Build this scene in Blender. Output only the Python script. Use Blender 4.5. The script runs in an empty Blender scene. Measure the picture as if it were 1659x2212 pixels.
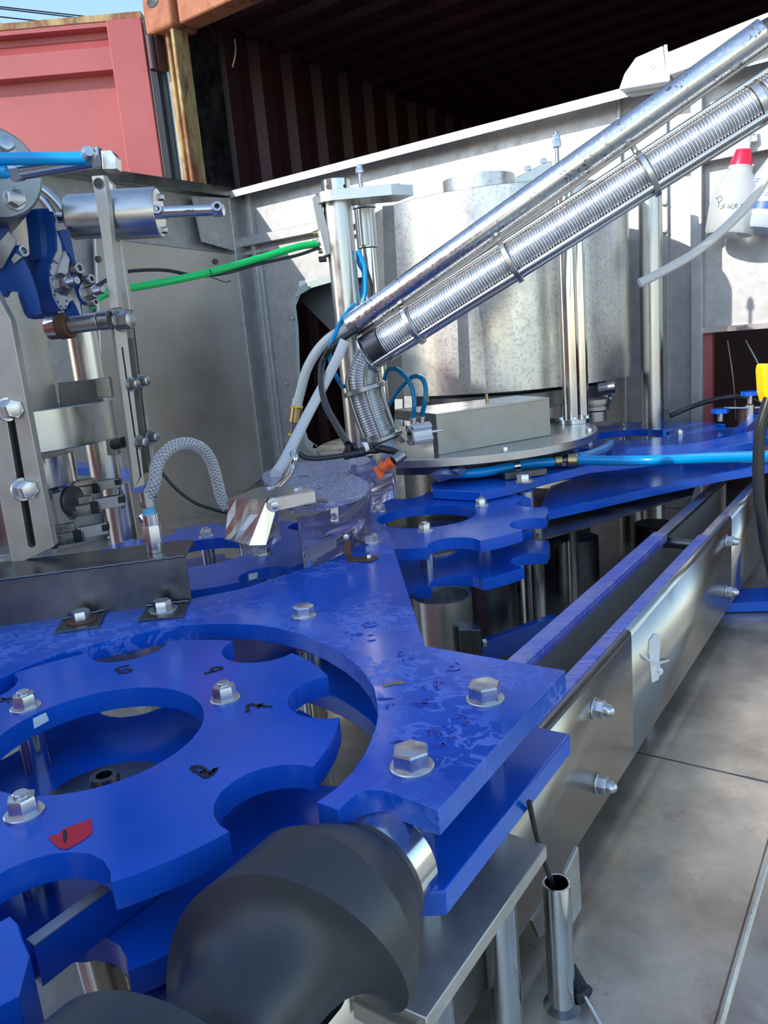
import bpy, bmesh, math, random
from mathutils import Vector, Matrix, Quaternion
from mathutils.geometry import tessellate_polygon
from mathutils.bvhtree import BVHTree
random.seed(7)
S = bpy.context.scene
COL = S.collection

# ---------------------------------------------------------------- camera
FPX = 1661.0
PITCH, ROLL = math.radians(12.42), math.radians(-5.16)
EYE = Vector((0, 0, 1.564))
_cp, _sp = math.cos(PITCH), math.sin(PITCH)
_f, _r, _u = Vector((0, _cp, -_sp)), Vector((1, 0, 0)), Vector((0, _sp, _cp))
CA = _r * math.cos(ROLL) + _u * math.sin(ROLL)
CB = -_r * math.sin(ROLL) + _u * math.cos(ROLL)
CF = _f
cam_d = bpy.data.cameras.new('camera')
cam = bpy.data.objects.new('camera', cam_d)
COL.objects.link(cam)
cam.matrix_world = Matrix((
    (CA.x, CB.x, -CF.x, EYE.x), (CA.y, CB.y, -CF.y, EYE.y),
    (CA.z, CB.z, -CF.z, EYE.z), (0, 0, 0, 1)))
cam_d.sensor_fit = 'VERTICAL'
cam_d.sensor_height = 36.0
cam_d.lens = FPX / 2212.0 * 36.0
cam_d.clip_start = 0.02
cam_d.clip_end = 400
S.camera = cam

# ---------------------------------------------------------------- machine axes
A0 = math.radians(54.5)
U = Vector((math.cos(A0), math.sin(A0), 0))      # along the bottle conveyor, away from the camera
V = Vector((-math.sin(A0), math.cos(A0), 0))     # across it, to the left
Z = Vector((0, 0, 1))

# ---------------------------------------------------------------- sky and sun
SUN_T = (U * 0.85 - V * 0.33 - Z * 0.46).normalized()   # direction the sunlight travels
SUN_ELEV = math.asin(-SUN_T.z)
SUN_AZ = math.atan2(-SUN_T.x, -SUN_T.y)                 # from +Y towards +X
w = bpy.data.worlds.new('sky')
S.world = w
w.use_nodes = True
nt = w.node_tree
sky = nt.nodes.new('ShaderNodeTexSky')
sky.sky_type = 'NISHITA'
sky.sun_disc = False
sky.sun_elevation = math.radians(30)
sky.sun_rotation = SUN_AZ
sky.altitude = 200
sky.air_density = 1.0
sky.dust_density = 0.5
sky.ozone_density = 3.0
bg = nt.nodes['Background']
tint = nt.nodes.new('ShaderNodeMix'); tint.data_type = 'RGBA'; tint.blend_type = 'MULTIPLY'
tint.inputs['Factor'].default_value = 1; tint.inputs[7].default_value = (1.06, 1.0, .92, 1)
nt.links.new(sky.outputs[0], tint.inputs[6]); nt.links.new(tint.outputs[2], bg.inputs[0])
bg.inputs[1].default_value = 0.28
sun_d = bpy.data.lights.new('sun', 'SUN')
sun_d.energy = 3.0
sun_d.angle = math.radians(0.53)
sun_d.color = (1.0, 0.95, 0.87)
sun = bpy.data.objects.new('sun', sun_d)
COL.objects.link(sun)
sun.rotation_mode = 'QUATERNION'
sun.rotation_quaternion = SUN_T.to_track_quat('-Z', 'Y')
sun.location = (-6, -5, 6)
S.view_settings.view_transform = 'Standard'
S.view_settings.look = 'None'
S.view_settings.gamma = 1
S.view_settings.use_curve_mapping = False
S.view_settings.exposure = 0.5

# ---------------------------------------------------------------- measuring helpers
def ray(x, y):
    return CA * ((x - 829.5) / FPX) - CB * ((y - 1106.0) / FPX) + CF
def at(x, y, z=1.2):            # seen point (x, y) on the horizontal plane z
    d = ray(x, y)
    return EYE + d * ((z - EYE.z) / d.z)
def atY(x, y, Y):               # ... at world distance Y
    d = ray(x, y)
    return EYE + d * (Y / d.y)
def onp(x, y, n, k):            # ... on the plane p.n = k
    d = ray(x, y)
    return EYE + d * ((k - EYE.dot(n)) / d.dot(n))
def onV(x, y, v): return onp(x, y, V, v)
def onU(x, y, u): return onp(x, y, U, u)
def zat(p, py):                 # height over the point p seen at row py
    lo, hi = -2.0, 7.0
    for _ in range(50):
        m = (lo + hi) / 2
        q = Vector((p[0], p[1], m)) - EYE
        if 1106 - FPX * q.dot(CB) / q.dot(CF) > py: lo = m
        else: hi = m
    return m
def uvz(u, v, z): return U * u + V * v + Z * z
def xy(p): return (p[0], p[1])

# ---------------------------------------------------------------- object helpers
W = {}
def link(o): COL.objects.link(o); return o
def thing(name, label, cat, loc=(0, 0, 0), group=None):
    o = bpy.data.objects.new(name, None)
    o.empty_display_size = 0.05
    link(o)
    o.location = loc
    W[o.name] = Matrix.Translation(Vector(loc))
    o['label'] = label; o['category'] = cat
    if group: o['group'] = group
    return o
def tag(o, label, cat, group=None):
    o['label'] = label; o['category'] = cat
    if group: o['group'] = group
    return o
def place(o, parent, M=None):
    link(o)
    M = M or Matrix()
    if parent is not None:
        o.parent = parent
        o.matrix_basis = W[parent.name].inverted() @ M
    else:
        o.matrix_basis = M
    W[o.name] = M
    return o
def finish(name, bm, mat, parent=None, smooth=35, bevel=0, seg=1, kind=None, label=None, M=None, mats=None):
    me = bpy.data.meshes.new(name)
    bmesh.ops.recalc_face_normals(bm, faces=bm.faces[:])
    bm.to_mesh(me); bm.free()
    me.materials.append(mat)
    for m2 in (mats or []): me.materials.append(m2)
    if smooth:
        me.shade_smooth()
        me.set_sharp_from_angle(angle=math.radians(smooth))
    o = bpy.data.objects.new(name, me)
    place(o, parent, M)
    if bevel:
        b = o.modifiers.new('bevel', 'BEVEL'); b.width = bevel; b.segments = seg
        b.limit_method = 'ANGLE'; b.angle_limit = math.radians(50)
    if kind: o['kind'] = kind
    if label: o['label'] = label
    return o
def NB(): return bmesh.new()

def frame(axis):
    a = Vector(axis).normalized()
    t = Vector((0, 0, 1)) if abs(a.z) < 0.9 else Vector((1, 0, 0))
    x = t.cross(a).normalized(); y = a.cross(x)
    return x, y, a
def cyl(bm, p0, p1, r0, r1=None, seg=24, caps=True):
    p0, p1 = Vector(p0), Vector(p1)
    r1 = r0 if r1 is None else r1
    x, y, a = frame(p1 - p0)
    A_, B_ = [], []
    for i in range(seg):
        t = 2 * math.pi * i / seg
        d = x * math.cos(t) + y * math.sin(t)
        A_.append(bm.verts.new(p0 + d * r0)); B_.append(bm.verts.new(p1 + d * r1))
    for i in range(seg):
        j = (i + 1) % seg
        bm.faces.new((A_[i], A_[j], B_[j], B_[i]))
    if caps: bm.faces.new(A_[::-1]); bm.faces.new(B_)
    return bm
def lathe(bm, prof, origin, axis=(0, 0, 1), seg=32, close=True, sx=1.0):
    # prof: (radius, height) pairs; close joins the last point to the first
    x, y, a = frame(axis); o = Vector(origin)
    rings = []
    for r, h in prof:
        if r < 1e-6: rings.append([bm.verts.new(o + a * h)]); continue
        rings.append([bm.verts.new(o + a * h + x * (r * sx * math.cos(2 * math.pi * i / seg)) + y * (r * math.sin(2 * math.pi * i / seg))) for i in range(seg)])
    n = len(rings)
    for k in range(n if close else n - 1):
        R0, R1 = rings[k], rings[(k + 1) % n]
        if len(R0) == 1 and len(R1) == 1: continue
        for i in range(seg):
            j = (i + 1) % seg
            if len(R0) == 1: f = (R0[0], R1[i], R1[j])
            elif len(R1) == 1: f = (R0[i], R1[0], R0[j])
            else: f = (R0[i], R1[i], R1[j], R0[j])
            try: bm.faces.new(f)
            except ValueError: pass
    return bm
def boxm(bm, c, ax, ay, az):     # box: centre and three full-size edge vectors
    c, ax, ay, az = Vector(c), Vector(ax), Vector(ay), Vector(az)
    vs = [bm.verts.new(c + ax * (i - .5) + ay * (j - .5) + az * (k - .5)) for i in (0, 1) for j in (0, 1) for k in (0, 1)]
    for f in ((0, 1, 3, 2), (4, 6, 7, 5), (0, 4, 5, 1), (2, 3, 7, 6), (0, 2, 6, 4), (1, 5, 7, 3)):
        bm.faces.new([vs[i] for i in f])
    return bm
def bar(bm, p0, p1, side, w_, t_):   # flat bar from p0 to p1, width w_ along side, thickness t_
    p0, p1 = Vector(p0), Vector(p1); a = p1 - p0
    s = Vector(side); s = (s - a.normalized() * s.dot(a.normalized())).normalized()
    n = a.normalized().cross(s)
    return boxm(bm, (p0 + p1) / 2, a, s * w_, n * t_)
def prism(bm, outer, vec, holes=()):
    # outer: 3D points of a planar outline, vec: extrusion vector, holes: list of outlines
    loops = [[Vector(p) for p in outer]] + [[Vector(p) for p in h] for h in holes]
    vec = Vector(vec)
    flat = [p for l in loops for p in l]
    top = [bm.verts.new(p) for p in flat]
    bot = [bm.verts.new(p + vec) for p in flat]
    if len(loops) == 1 and len(flat) < 5:
        bm.faces.new(top); bm.faces.new(bot[::-1])
    else:
        for t in tessellate_polygon(loops):
            a, b, c = t
            try:
                bm.faces.new((top[a], top[b], top[c])); bm.faces.new((bot[c], bot[b], bot[a]))
            except ValueError: pass
    k = 0
    for l in loops:
        n = len(l)
        for i in range(n):
            j = (i + 1) % n
            bm.faces.new((top[k + i], top[k + j], bot[k + j], bot[k + i]))
        k += n
    return bm
def spline(pts, n=8):
    P = [Vector(p) for p in pts]
    if len(P) < 3: return P
    P = [P[0] * 2 - P[1]] + P + [P[-1] * 2 - P[-2]]
    out = []
    for i in range(1, len(P) - 2):
        a, b, c, d = P[i - 1:i + 3]
        for k in range(n):
            t = k / n
            out.append(0.5 * ((2 * b) + (c - a) * t + (2 * a - 5 * b + 4 * c - d) * t * t + (3 * b - a - 3 * c + d) * t ** 3))
    out.append(P[-2])
    return out
def tube(bm, pts, r, seg=12, caps=True, rfun=None):
    pts = [Vector(p) for p in pts]
    n = len(pts)
    tans = [(pts[min(i + 1, n - 1)] - pts[max(i - 1, 0)]).normalized() for i in range(n)]
    x, y, a = frame(tans[0])
    rings = []
    for i in range(n):
        if i:
            q = tans[i - 1].rotation_difference(tans[i])
            x = q @ x; y = q @ y
        rr = rfun(i / (n - 1)) if rfun else r
        rings.append([bm.verts.new(pts[i] + (x * math.cos(2 * math.pi * k / seg) + y * math.sin(2 * math.pi * k / seg)) * rr) for k in range(seg)])
    for i in range(n - 1):
        for k in range(seg):
            j = (k + 1) % seg
            bm.faces.new((rings[i][k], rings[i][j], rings[i + 1][j], rings[i + 1][k]))
    if caps: bm.faces.new(rings[0][::-1]); bm.faces.new(rings[-1])
    return bm
def wire(name, pts, r, mat, parent=None, seg=12, n=8, **kw):
    bm = NB(); tube(bm, spline(pts, n), r, seg)
    return finish(name, bm, mat, parent, **kw)
def rod(name, p0, p1, r, mat, parent=None, seg=24, bevel=0, **kw):
    bm = NB(); cyl(bm, p0, p1, r, seg=seg)
    return finish(name, bm, mat, parent, bevel=bevel, **kw)
def hexa(bm, p, axis, af, h, dome=True, rot=0.0):
    x, y, a = frame(axis); p = Vector(p)
    R = af / math.sqrt(3)
    def ring(rad, hh, n=6, off=0):
        return [bm.verts.new(p + a * hh + x * (rad * math.cos(rot + 2 * math.pi * (i + off) / n)) + y * (rad * math.sin(rot + 2 * math.pi * (i + off) / n))) for i in range(n)]
    b = ring(R, 0); t = ring(R, h * 0.88); c = ring(R * 0.93, h)
    bm.faces.new(b[::-1])
    for A_, B_ in ((b, t), (t, c)):
        for i in range(6):
            j = (i + 1) % 6
            bm.faces.new((A_[i], A_[j], B_[j], B_[i]))
    bm.faces.new(c)
    # round chamfer plate on top
    d = [bm.verts.new(p + a * (h + af * 0.006) + (x * math.cos(2 * math.pi * i / 24) + y * math.sin(2 * math.pi * i / 24)) * R * 0.76) for i in range(24)]
    e = [bm.verts.new(p + a * (h * 0.99) + (x * math.cos(2 * math.pi * i / 24) + y * math.sin(2 * math.pi * i / 24)) * R * 0.82) for i in range(24)]
    for i in range(24):
        j = (i + 1) % 24
        bm.faces.new((e[i], e[j], d[j], d[i]))
    bm.faces.new(d)
_cache = {}
def fastener(kind, parent, p, axis, af, mat, h=None, washer=0, rot=0.0, name=None, wmat=None, shank=0, label=None):
    """kind: 'bolt' hex head, 'nut' hex nut with stud end, 'acorn' domed nut, 'socket' socket cap screw"""
    h = h or af * 0.62
    key = (kind, round(af, 5), round(h, 5), mat.name, round(shank, 4))
    if key not in _cache:
        bm = NB(); a = (0, 0, 1)
        if kind == 'bolt': hexa(bm, (0, 0, 0), a, af, h)
        elif kind == 'nut':
            hexa(bm, (0, 0, 0), a, af, h)
            s = shank or af * 0.14
            lathe(bm, [(0, 0), (af * .3, 0), (af * .3, h + s * .8), (af * .26, h + s), (0, h + s)], (0, 0, 0), seg=20, close=False)
            if s > af * .3:
                for k in range(int(s / (af * .07))):
                    z_ = h + k * af * .07
                    lathe(bm, [(af * .3, z_), (af * .325, z_ + af * .035), (af * .3, z_ + af * .07)], (0, 0, 0), seg=16, close=False)
        elif kind == 'acorn':
            hexa(bm, (0, 0, 0), a, af, h * .9)
            prof = [(af * .42, h * .9), (af * .42, h * 1.15)]
            for k in range(6):
                t = math.pi / 2 * k / 5
                prof.append((af * .40 * math.cos(t), h * 1.3 + af * .40 * math.sin(t)))
            prof[-1] = (0, prof[-1][1])
            lathe(bm, prof, (0, 0, 0), seg=24, close=False)
        elif kind == 'socket':
            R = af * .75
            lathe(bm, [(0, 0), (R, 0), (R, h * .9), (R * .94, h), (R * .55, h), (R * .55, h * .45), (0, h * .4)], (0, 0, 0), seg=24, close=False)
        me = bpy.data.meshes.new(kind); bmesh.ops.recalc_face_normals(bm, faces=bm.faces[:])
        bm.to_mesh(me); bm.free(); me.materials.append(mat); me.shade_smooth(); me.set_sharp_from_angle(angle=math.radians(30))
        _cache[key] = me
    wt = washer and af * .11
    x, y, a = frame(axis)
    q = Matrix((x, y, a)).transposed().to_4x4() @ Matrix.Rotation(rot, 4, 'Z')
    M = Matrix.Translation(Vector(p) + a * wt) @ q
    o = bpy.data.objects.new(name or {'bolt': 'bolt', 'nut': 'nut', 'acorn': 'dome_nut', 'socket': 'socket_screw'}[kind], _cache[key])
    place(o, parent, M)
    if label: o['label'] = label
    if washer:
        k2 = ('w', round(washer, 4), round(af, 4), (wmat or mat).name)
        if k2 not in _cache:
            bm = NB(); lathe(bm, [(af * .3, 0), (washer, 0), (washer, wt * .7), (washer * .95, wt), (af * .3, wt)], (0, 0, 0), seg=32)
            me = bpy.data.meshes.new('washer'); bmesh.ops.recalc_face_normals(bm, faces=bm.faces[:])
            bm.to_mesh(me); bm.free(); me.materials.append(wmat or mat); me.shade_smooth(); me.set_sharp_from_angle(angle=math.radians(30))
            _cache[k2] = me
        w_ = bpy.data.objects.new('washer', _cache[k2])
        depth = 0; pp = parent
        while pp is not None: depth += 1; pp = pp.parent
        if depth >= 2:          # parent is already a part: keep the washer on the same level
            place(w_, parent, Matrix.Translation(Vector(p)) @ q)
        else:
            place(w_, o, Matrix.Translation(Vector(p)) @ q)
    return o
def stroke(name, target, px, wd, mat, parent=None, lift=0.0006, n=6, closed=False, **kw):
    """a painted line laid on the surface of target: px are seen points of the line"""
    dg = bpy.context.evaluated_depsgraph_get()
    me = target.data; Mt = W[target.name]
    bv = BVHTree.FromPolygons([Mt @ v.co for v in me.vertices], [p.vertices[:] for p in me.polygons])
    P = spline([(a, b, 0) for a, b in px], n)
    pts = []
    for q in P:
        d = ray(q[0], q[1]).normalized()
        hit, nor, idx, dist = bv.ray_cast(EYE, d)
        if hit is None: continue
        if nor.dot(d) > 0: nor = -nor
        pts.append((hit + nor * lift, nor))
    bm = NB()
    if len(pts) < 2: bm.free(); return None
    L, R_ = [], []
    for i, (p, nn) in enumerate(pts):
        t = (pts[min(i + 1, len(pts) - 1)][0] - pts[max(i - 1, 0)][0])
        s = nn.cross(t).normalized() * wd / 2
        ww = (0.75 + 0.35 * math.sin(i * 1.7)) if wd > .0015 else 1
        L.append(bm.verts.new(p + s * ww)); R_.append(bm.verts.new(p - s * ww))
    for i in range(len(pts) - 1):
        bm.faces.new((L[i], R_[i], R_[i + 1], L[i + 1]))
    return finish(name, bm, mat, parent, **kw)
# ---------------------------------------------------------------- materials
def mat(name, col=(.5, .5, .5), rough=.5, metal=0.0, spec=.5, build=None, **kw):
    m = bpy.data.materials.new(name); m.use_nodes = True
    b = m.node_tree.nodes['Principled BSDF']
    b.inputs['Base Color'].default_value = (*col, 1)
    b.inputs['Roughness'].default_value = rough
    b.inputs['Metallic'].default_value = metal
    b.inputs['Specular IOR Level'].default_value = spec
    for k, v in kw.items(): b.inputs[k.replace('_', ' ')].default_value = v
    if build: build(m.node_tree, b)
    return m
def N(nt, t, **kw):
    n = nt.nodes.new(t)
    for k, v in kw.items():
        if k in n.inputs: n.inputs[k].default_value = v
        else: setattr(n, k, v)
    return n
def coords(nt, scale=(1, 1, 1), rot=(0, 0, 0)):
    tc = N(nt, 'ShaderNodeTexCoord'); mp = N(nt, 'ShaderNodeMapping')
    mp.inputs['Scale'].default_value = scale; mp.inputs['Rotation'].default_value = rot
    g = N(nt, 'ShaderNodeNewGeometry')
    nt.links.new(g.outputs['Position'], mp.inputs['Vector'])
    return mp.outputs[0]
def noise(nt, vec, scale, detail=4, rough=.6, dist=0.0):
    n = N(nt, 'ShaderNodeTexNoise'); n.inputs['Scale'].default_value = scale
    n.inputs['Detail'].default_value = detail; n.inputs['Roughness'].default_value = rough
    n.inputs['Distortion'].default_value = dist
    nt.links.new(vec, n.inputs['Vector']); return n.outputs[0]
def ramp(nt, fac, stops):
    r = N(nt, 'ShaderNodeValToRGB'); e = r.color_ramp.elements
    while len(e) < len(stops): e.new(.5)
    for k, (p, c) in enumerate(stops):
        e[k].position = p; e[k].color = c if len(c) == 4 else (*c, 1)
    nt.links.new(fac, r.inputs[0]); return r.outputs[0]
def rng(nt, fac, a, b, lo, hi):
    r = N(nt, 'ShaderNodeMapRange'); r.inputs[1].default_value = a; r.inputs[2].default_value = b
    r.inputs[3].default_value = lo; r.inputs[4].default_value = hi
    nt.links.new(fac, r.inputs[0]); return r.outputs[0]
def bump(nt, b, h, strength=.2, dist=.001, chain=None):
    n = N(nt, 'ShaderNodeBump'); n.inputs['Strength'].default_value = strength; n.inputs['Distance'].default_value = dist
    nt.links.new(h, n.inputs['Height'])
    if chain: nt.links.new(chain, n.inputs['Normal'])
    nt.links.new(n.outputs[0], b.inputs['Normal']); return n.outputs[0]
def mix(nt, f, a, b):
    m = N(nt, 'ShaderNodeMix', data_type='RGBA')
    for s, v in ((m.inputs['Factor'], f), (m.inputs[6], a), (m.inputs[7], b)):
        if isinstance(v, (int, float)): s.default_value = v
        elif isinstance(v, tuple): s.default_value = (*v, 1)
        else: nt.links.new(v, s)
    return m.outputs[2]

def steel(name, c0, c1, r0, r1, sc=(1, 1, 1), nscale=12, bumpk=.08, spots=None, metal=1.0):
    def build(nt, b):
        v = coords(nt, sc)
        n1 = noise(nt, v, nscale, 6, .65)
        n2 = noise(nt, v, nscale * 6, 4, .7)
        col = ramp(nt, n1, [(.3, c0), (.7, c1)])
        if spots:
            n3 = noise(nt, coords(nt), spots[1], 5, .7)
            col = mix(nt, rng(nt, n3, spots[2], spots[2] + .06, 0, spots[3] if len(spots) > 3 else .8), col, spots[0])
        nt.links.new(col, b.inputs['Base Color'])
        nt.links.new(rng(nt, n1, .3, .7, r0, r1), b.inputs['Roughness'])
        bump(nt, b, n2, bumpk, .0006)
    return mat(name, c0, r0, metal, build=build)
polished = steel('polished_steel', (.62, .61, .58), (.72, .71, .68), .10, .20, nscale=9, bumpk=.02)
brushed = steel('brushed_steel', (.50, .49, .46), (.64, .63, .60), .24, .38, nscale=10, bumpk=.10)
rough_steel = steel('rough_steel', (.44, .42, .37), (.60, .57, .51), .40, .56, nscale=14, bumpk=.25, metal=.8)
dull = steel('dull_steel', (.26, .255, .24), (.40, .39, .37), .28, .46, nscale=7, bumpk=.15)
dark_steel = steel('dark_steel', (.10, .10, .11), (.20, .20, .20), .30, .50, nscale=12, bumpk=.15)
bolt_m = steel('bolt_steel', (.55, .55, .55), (.70, .70, .69), .24, .38, nscale=60, bumpk=.20)
bolt_dark = steel('weathered_bolt_steel', (.30, .30, .31), (.46, .46, .46), .22, .38, nscale=60, bumpk=.12)
def _tray(nt, b):
    v = coords(nt)
    c = mix(nt, rng(nt, noise(nt, v, 7, 7, .68), .36, .64, 0, 1), (.50, .44, .37), (.76, .68, .57))
    c = mix(nt, rng(nt, noise(nt, v, 11, 5, .7), .62, .70, 0, .5), c, (.36, .24, .17))
    c = mix(nt, rng(nt, noise(nt, v, 75, 3, .6), .725, .745, 0, .9), c, (.03, .025, .025))
    sc = noise(nt, coords(nt, (1, 22, 1), (0, 0, .5)), 26, 4, .6, .8)
    c = mix(nt, rng(nt, sc, .66, .72, 0, .35), c, (.85, .82, .76))
    nt.links.new(c, b.inputs['Base Color'])
    nt.links.new(rng(nt, noise(nt, v, 5, 6, .65), .33, .67, .22, .50), b.inputs['Roughness'])
    bump(nt, b, noise(nt, v, 4, 4), .35, .004)
tray_m = mat('tray_sheet_steel', (.6, .56, .5), .35, .84, build=_tray)
panel_m = steel('conveyor_sheet_steel', (.50, .48, .43), (.58, .56, .51), .26, .36, nscale=3, bumpk=.05)
part_m = steel('partition_sheet_steel', (.50, .47, .42), (.60, .57, .52), .34, .44, nscale=4, bumpk=.05, metal=.8)
guard_m = steel('unpolished_plate_steel', (.09, .09, .10), (.20, .20, .205), .24, .42, nscale=8, bumpk=.10,
                spots=((.10, .06, .04), 9, .62, .5))
def _galv(nt, b):
    v = coords(nt)
    vo = N(nt, 'ShaderNodeTexVoronoi'); vo.inputs['Scale'].default_value = 45
    n = noise(nt, v, 30, 3); 
    nt.links.new(v, vo.inputs['Vector'])
    col = mix(nt, rng(nt, noise(nt, v, 16, 6, .7), .35, .65, 0, 1), (.40, .40, .40), (.52, .515, .50))
    col = mix(nt, rng(nt, vo.outputs['Color'], .0, 1, 0, .3), col, (.58, .58, .57))
    nt.links.new(col, b.inputs['Base Color'])
    nt.links.new(rng(nt, n, .3, .7, .42, .60), b.inputs['Roughness'])
galv = mat('galvanised_sheet', (.68, .67, .64), .5, .75, build=_galv)
def _drum(nt, b):
    v = coords(nt); vs = coords(nt, (9, 9, .35))
    n = noise(nt, vs, 3, 5, .6); sp = noise(nt, v, 95, 4, .7)
    col = mix(nt, rng(nt, sp, .50, .62, 0, .7), (.66, .66, .64), (.36, .37, .38))
    col = mix(nt, rng(nt, n, .4, .7, 0, .5), col, (.48, .46, .42))
    nt.links.new(col, b.inputs['Base Color'])
    nt.links.new(rng(nt, noise(nt, v, 8, 5), .3, .7, .24, .40), b.inputs['Roughness'])
    bump(nt, b, sp, .10, .0006)
drum_m = mat('tank_steel', (.6, .6, .58), .3, .9, build=_drum)
def _pipe(nt, b):
    v = coords(nt); n = noise(nt, v, 130, 4, .7); big = noise(nt, coords(nt, (1, 1, 1)), 18, 3)
    f = N(nt, 'ShaderNodeMath', operation='MULTIPLY')
    nt.links.new(rng(nt, n, .52, .60, 0, 1), f.inputs[0]); nt.links.new(rng(nt, big, .45, .60, 0, 1), f.inputs[1])
    nt.links.new(mix(nt, f.outputs[0], (.66, .65, .63), (.12, .12, .13)), b.inputs['Base Color'])
    nt.links.new(rng(nt, n, .4, .6, .12, .30), b.inputs['Roughness'])
pipe_m = mat('speckled_pipe_steel', (.66, .65, .63), .18, 1.0, build=_pipe)

def _blue(stain):
    def build(nt, b):
        v = coords(nt)
        base = mix(nt, rng(nt, noise(nt, v, 5, 4), .35, .65, 0, 1), (.003, .080, .45), (.008, .106, .60))
        # scratches: thin streaks at two angles
        s1 = noise(nt, coords(nt, (1, 26, 1), (0, 0, .6)), 34, 3, .6, .4)
        s2 = noise(nt, coords(nt, (26, 1, 1), (0, 0, -.3)), 30, 3, .6, .4)
        sc = rng(nt, s1, .70, .74, 0, .35); sc2 = rng(nt, s2, .71, .75, 0, .3)
        base = mix(nt, sc, base, (.10, .20, .72)); base = mix(nt, sc2, base, (.10, .20, .72))
        rough = rng(nt, noise(nt, v, 9, 5, .65), .3, .7, .13, .25)
        if stain:
            n = noise(nt, v, stain, 3, .55, .8)
            blot = ramp(nt, n, [(.50, (0, 0, 0)), (.515, (1, 1, 1)), (.60, (1, 1, 1)), (.615, (0, 0, 0))])
            fade = rng(nt, noise(nt, v, 4.5, 2), .44, .58, 0, 1)
            f = N(nt, 'ShaderNodeMath', operation='MULTIPLY')
            nt.links.new(blot, f.inputs[0]); nt.links.new(fade, f.inputs[1])
            base = mix(nt, rng(nt, f.outputs[0], 0, 1, 0, .8), base, (.10, .20, .68))
            rr = N(nt, 'ShaderNodeMath', operation='ADD')
            nt.links.new(rough, rr.inputs[0]); nt.links.new(rng(nt, f.outputs[0], 0, 1, 0, .22), rr.inputs[1])
            rough = rr.outputs[0]
        nt.links.new(base, b.inputs['Base Color']); nt.links.new(rough, b.inputs['Roughness'])
        bump(nt, b, noise(nt, v, 22, 4), .05, .001)
    return build
blue = mat('blue_polyethylene', (.01, .05, .55), .26, build=_blue(0))
blue_wet = mat('water_stained_blue_polyethylene', (.01, .05, .55), .26, build=_blue(38))
def _rail(nt, b):
    v = coords(nt, (1, 1, 1), (0, 0, -A0))
    tcv = coords(nt, (3, 60, 3), (0, 0, -A0))
    n = noise(nt, coords(nt, (4, 4, 4)), 3, 4); s = noise(nt, tcv, 6, 4)
    c = mix(nt, rng(nt, s, .4, .7, 0, .7), (.06, .10, .55), (.42, .41, .62))
    nt.links.new(mix(nt, rng(nt, n, .52, .7, 0, .6), c, (.38, .36, .37)), b.inputs['Base Color'])
rail_m = mat('worn_blue_wear_strip', (.1, .15, .6), .32, build=_rail)
black = mat('black_rubber', (.012, .012, .013), .38)
hose_black = mat('black_hose', (.015, .017, .02), .30)
def _worm(nt, b):
    v = coords(nt)
    n = noise(nt, v, 7, 5, .6); sp = noise(nt, v, 55, 5, .7); bigs = noise(nt, v, 9, 2)
    c = mix(nt, rng(nt, n, .35, .65, 0, 1), (.028, .031, .036), (.046, .048, .051))
    f = N(nt, 'ShaderNodeMath', operation='MULTIPLY')
    nt.links.new(rng(nt, sp, .55, .62, 0, 1), f.inputs[0]); nt.links.new(rng(nt, bigs, .56, .66, 0, 1), f.inputs[1])
    nt.links.new(mix(nt, f.outputs[0], c, (.008, .012, .02)), b.inputs['Base Color'])
    nt.links.new(rng(nt, n, .3, .7, .30, .44), b.inputs['Roughness'])
worm_m = mat('black_nylon', (.04, .045, .055), .36, build=_worm)
cyan_h = mat('blue_air_hose', (.0, .26, .62), .25)
teal_h = mat('teal_air_hose', (.0, .17, .32), .22)
sky_h = mat('bright_blue_air_hose', (.0, .34, .72), .24)
green_h = mat('green_air_hose', (.0, .60, .12), .30)
orange = mat('orange_plastic', (.85, .13, .03), .40)
yellow = mat('yellow_plastic', (.95, .62, .0), .40)
red_p = mat('red_plastic', (.80, .01, .05), .35)
white_p = mat('white_plastic', (.85, .85, .83), .38)
brass = steel('brass', (.42, .30, .13), (.55, .40, .20), .25, .38, nscale=30, bumpk=.1)
black_ink = mat('black_ink', (.006, .006, .010), .5)
red_tape = mat('red_tape', (.62, .005, .03), .45)
white_tape = mat('white_sticker', (.72, .78, .80), .4)
blue_label = mat('blue_label_print', (.02, .12, .70), .4)
white_label = mat('white_label_paper', (.80, .84, .92), .5)
grey_p = mat('grey_plastic_wrap', (.14, .19, .34), .22)
seal_m = mat('pale_green_rubber_seal', (.42, .50, .46), .45)
def _clear(nt, b): pass
milky = mat('translucent_white_hose', (.88, .87, .78), .28, Transmission_Weight=.25, Subsurface_Weight=.0)
bottle_m = mat('translucent_bottle', (.80, .82, .78), .30, Transmission_Weight=.45)
liquid_m = mat('blue_tinted_bottle', (.70, .80, .86), .30, Transmission_Weight=.35)
purple = mat('purple_tinted_polycarbonate', (.70, .67, .90), .06, IOR=1.22, Transmission_Weight=.93)
def _bub(nt, b):
    v = coords(nt); vo = N(nt, 'ShaderNodeTexVoronoi'); vo.inputs['Scale'].default_value = 170
    nt.links.new(v, vo.inputs['Vector']); bump(nt, b, vo.outputs['Distance'], 1.0, .003)
    sp = noise(nt, v, 230, 3, .7)
    nt.links.new(mix(nt, rng(nt, sp, .56, .62, 0, .9), (.42, .40, .54), (.92, .90, .97)), b.inputs['Base Color'])
bubble = mat('dimpled_purple_polycarbonate', (.25, .22, .36), .16, Transmission_Weight=.15, build=_bub)
def _braid(nt, b):
    tc = N(nt, 'ShaderNodeTexCoord'); 
    ww = []
    nt.links.new(mix(nt, .5, (.5, .5, .5), (.6, .6, .6)), b.inputs['Base Color'])
braid_m = mat('clear_hose', (.38, .38, .37), .15, Transmission_Weight=.45)
thread_m = mat('white_braid_thread', (.62, .62, .60), .5)
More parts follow.
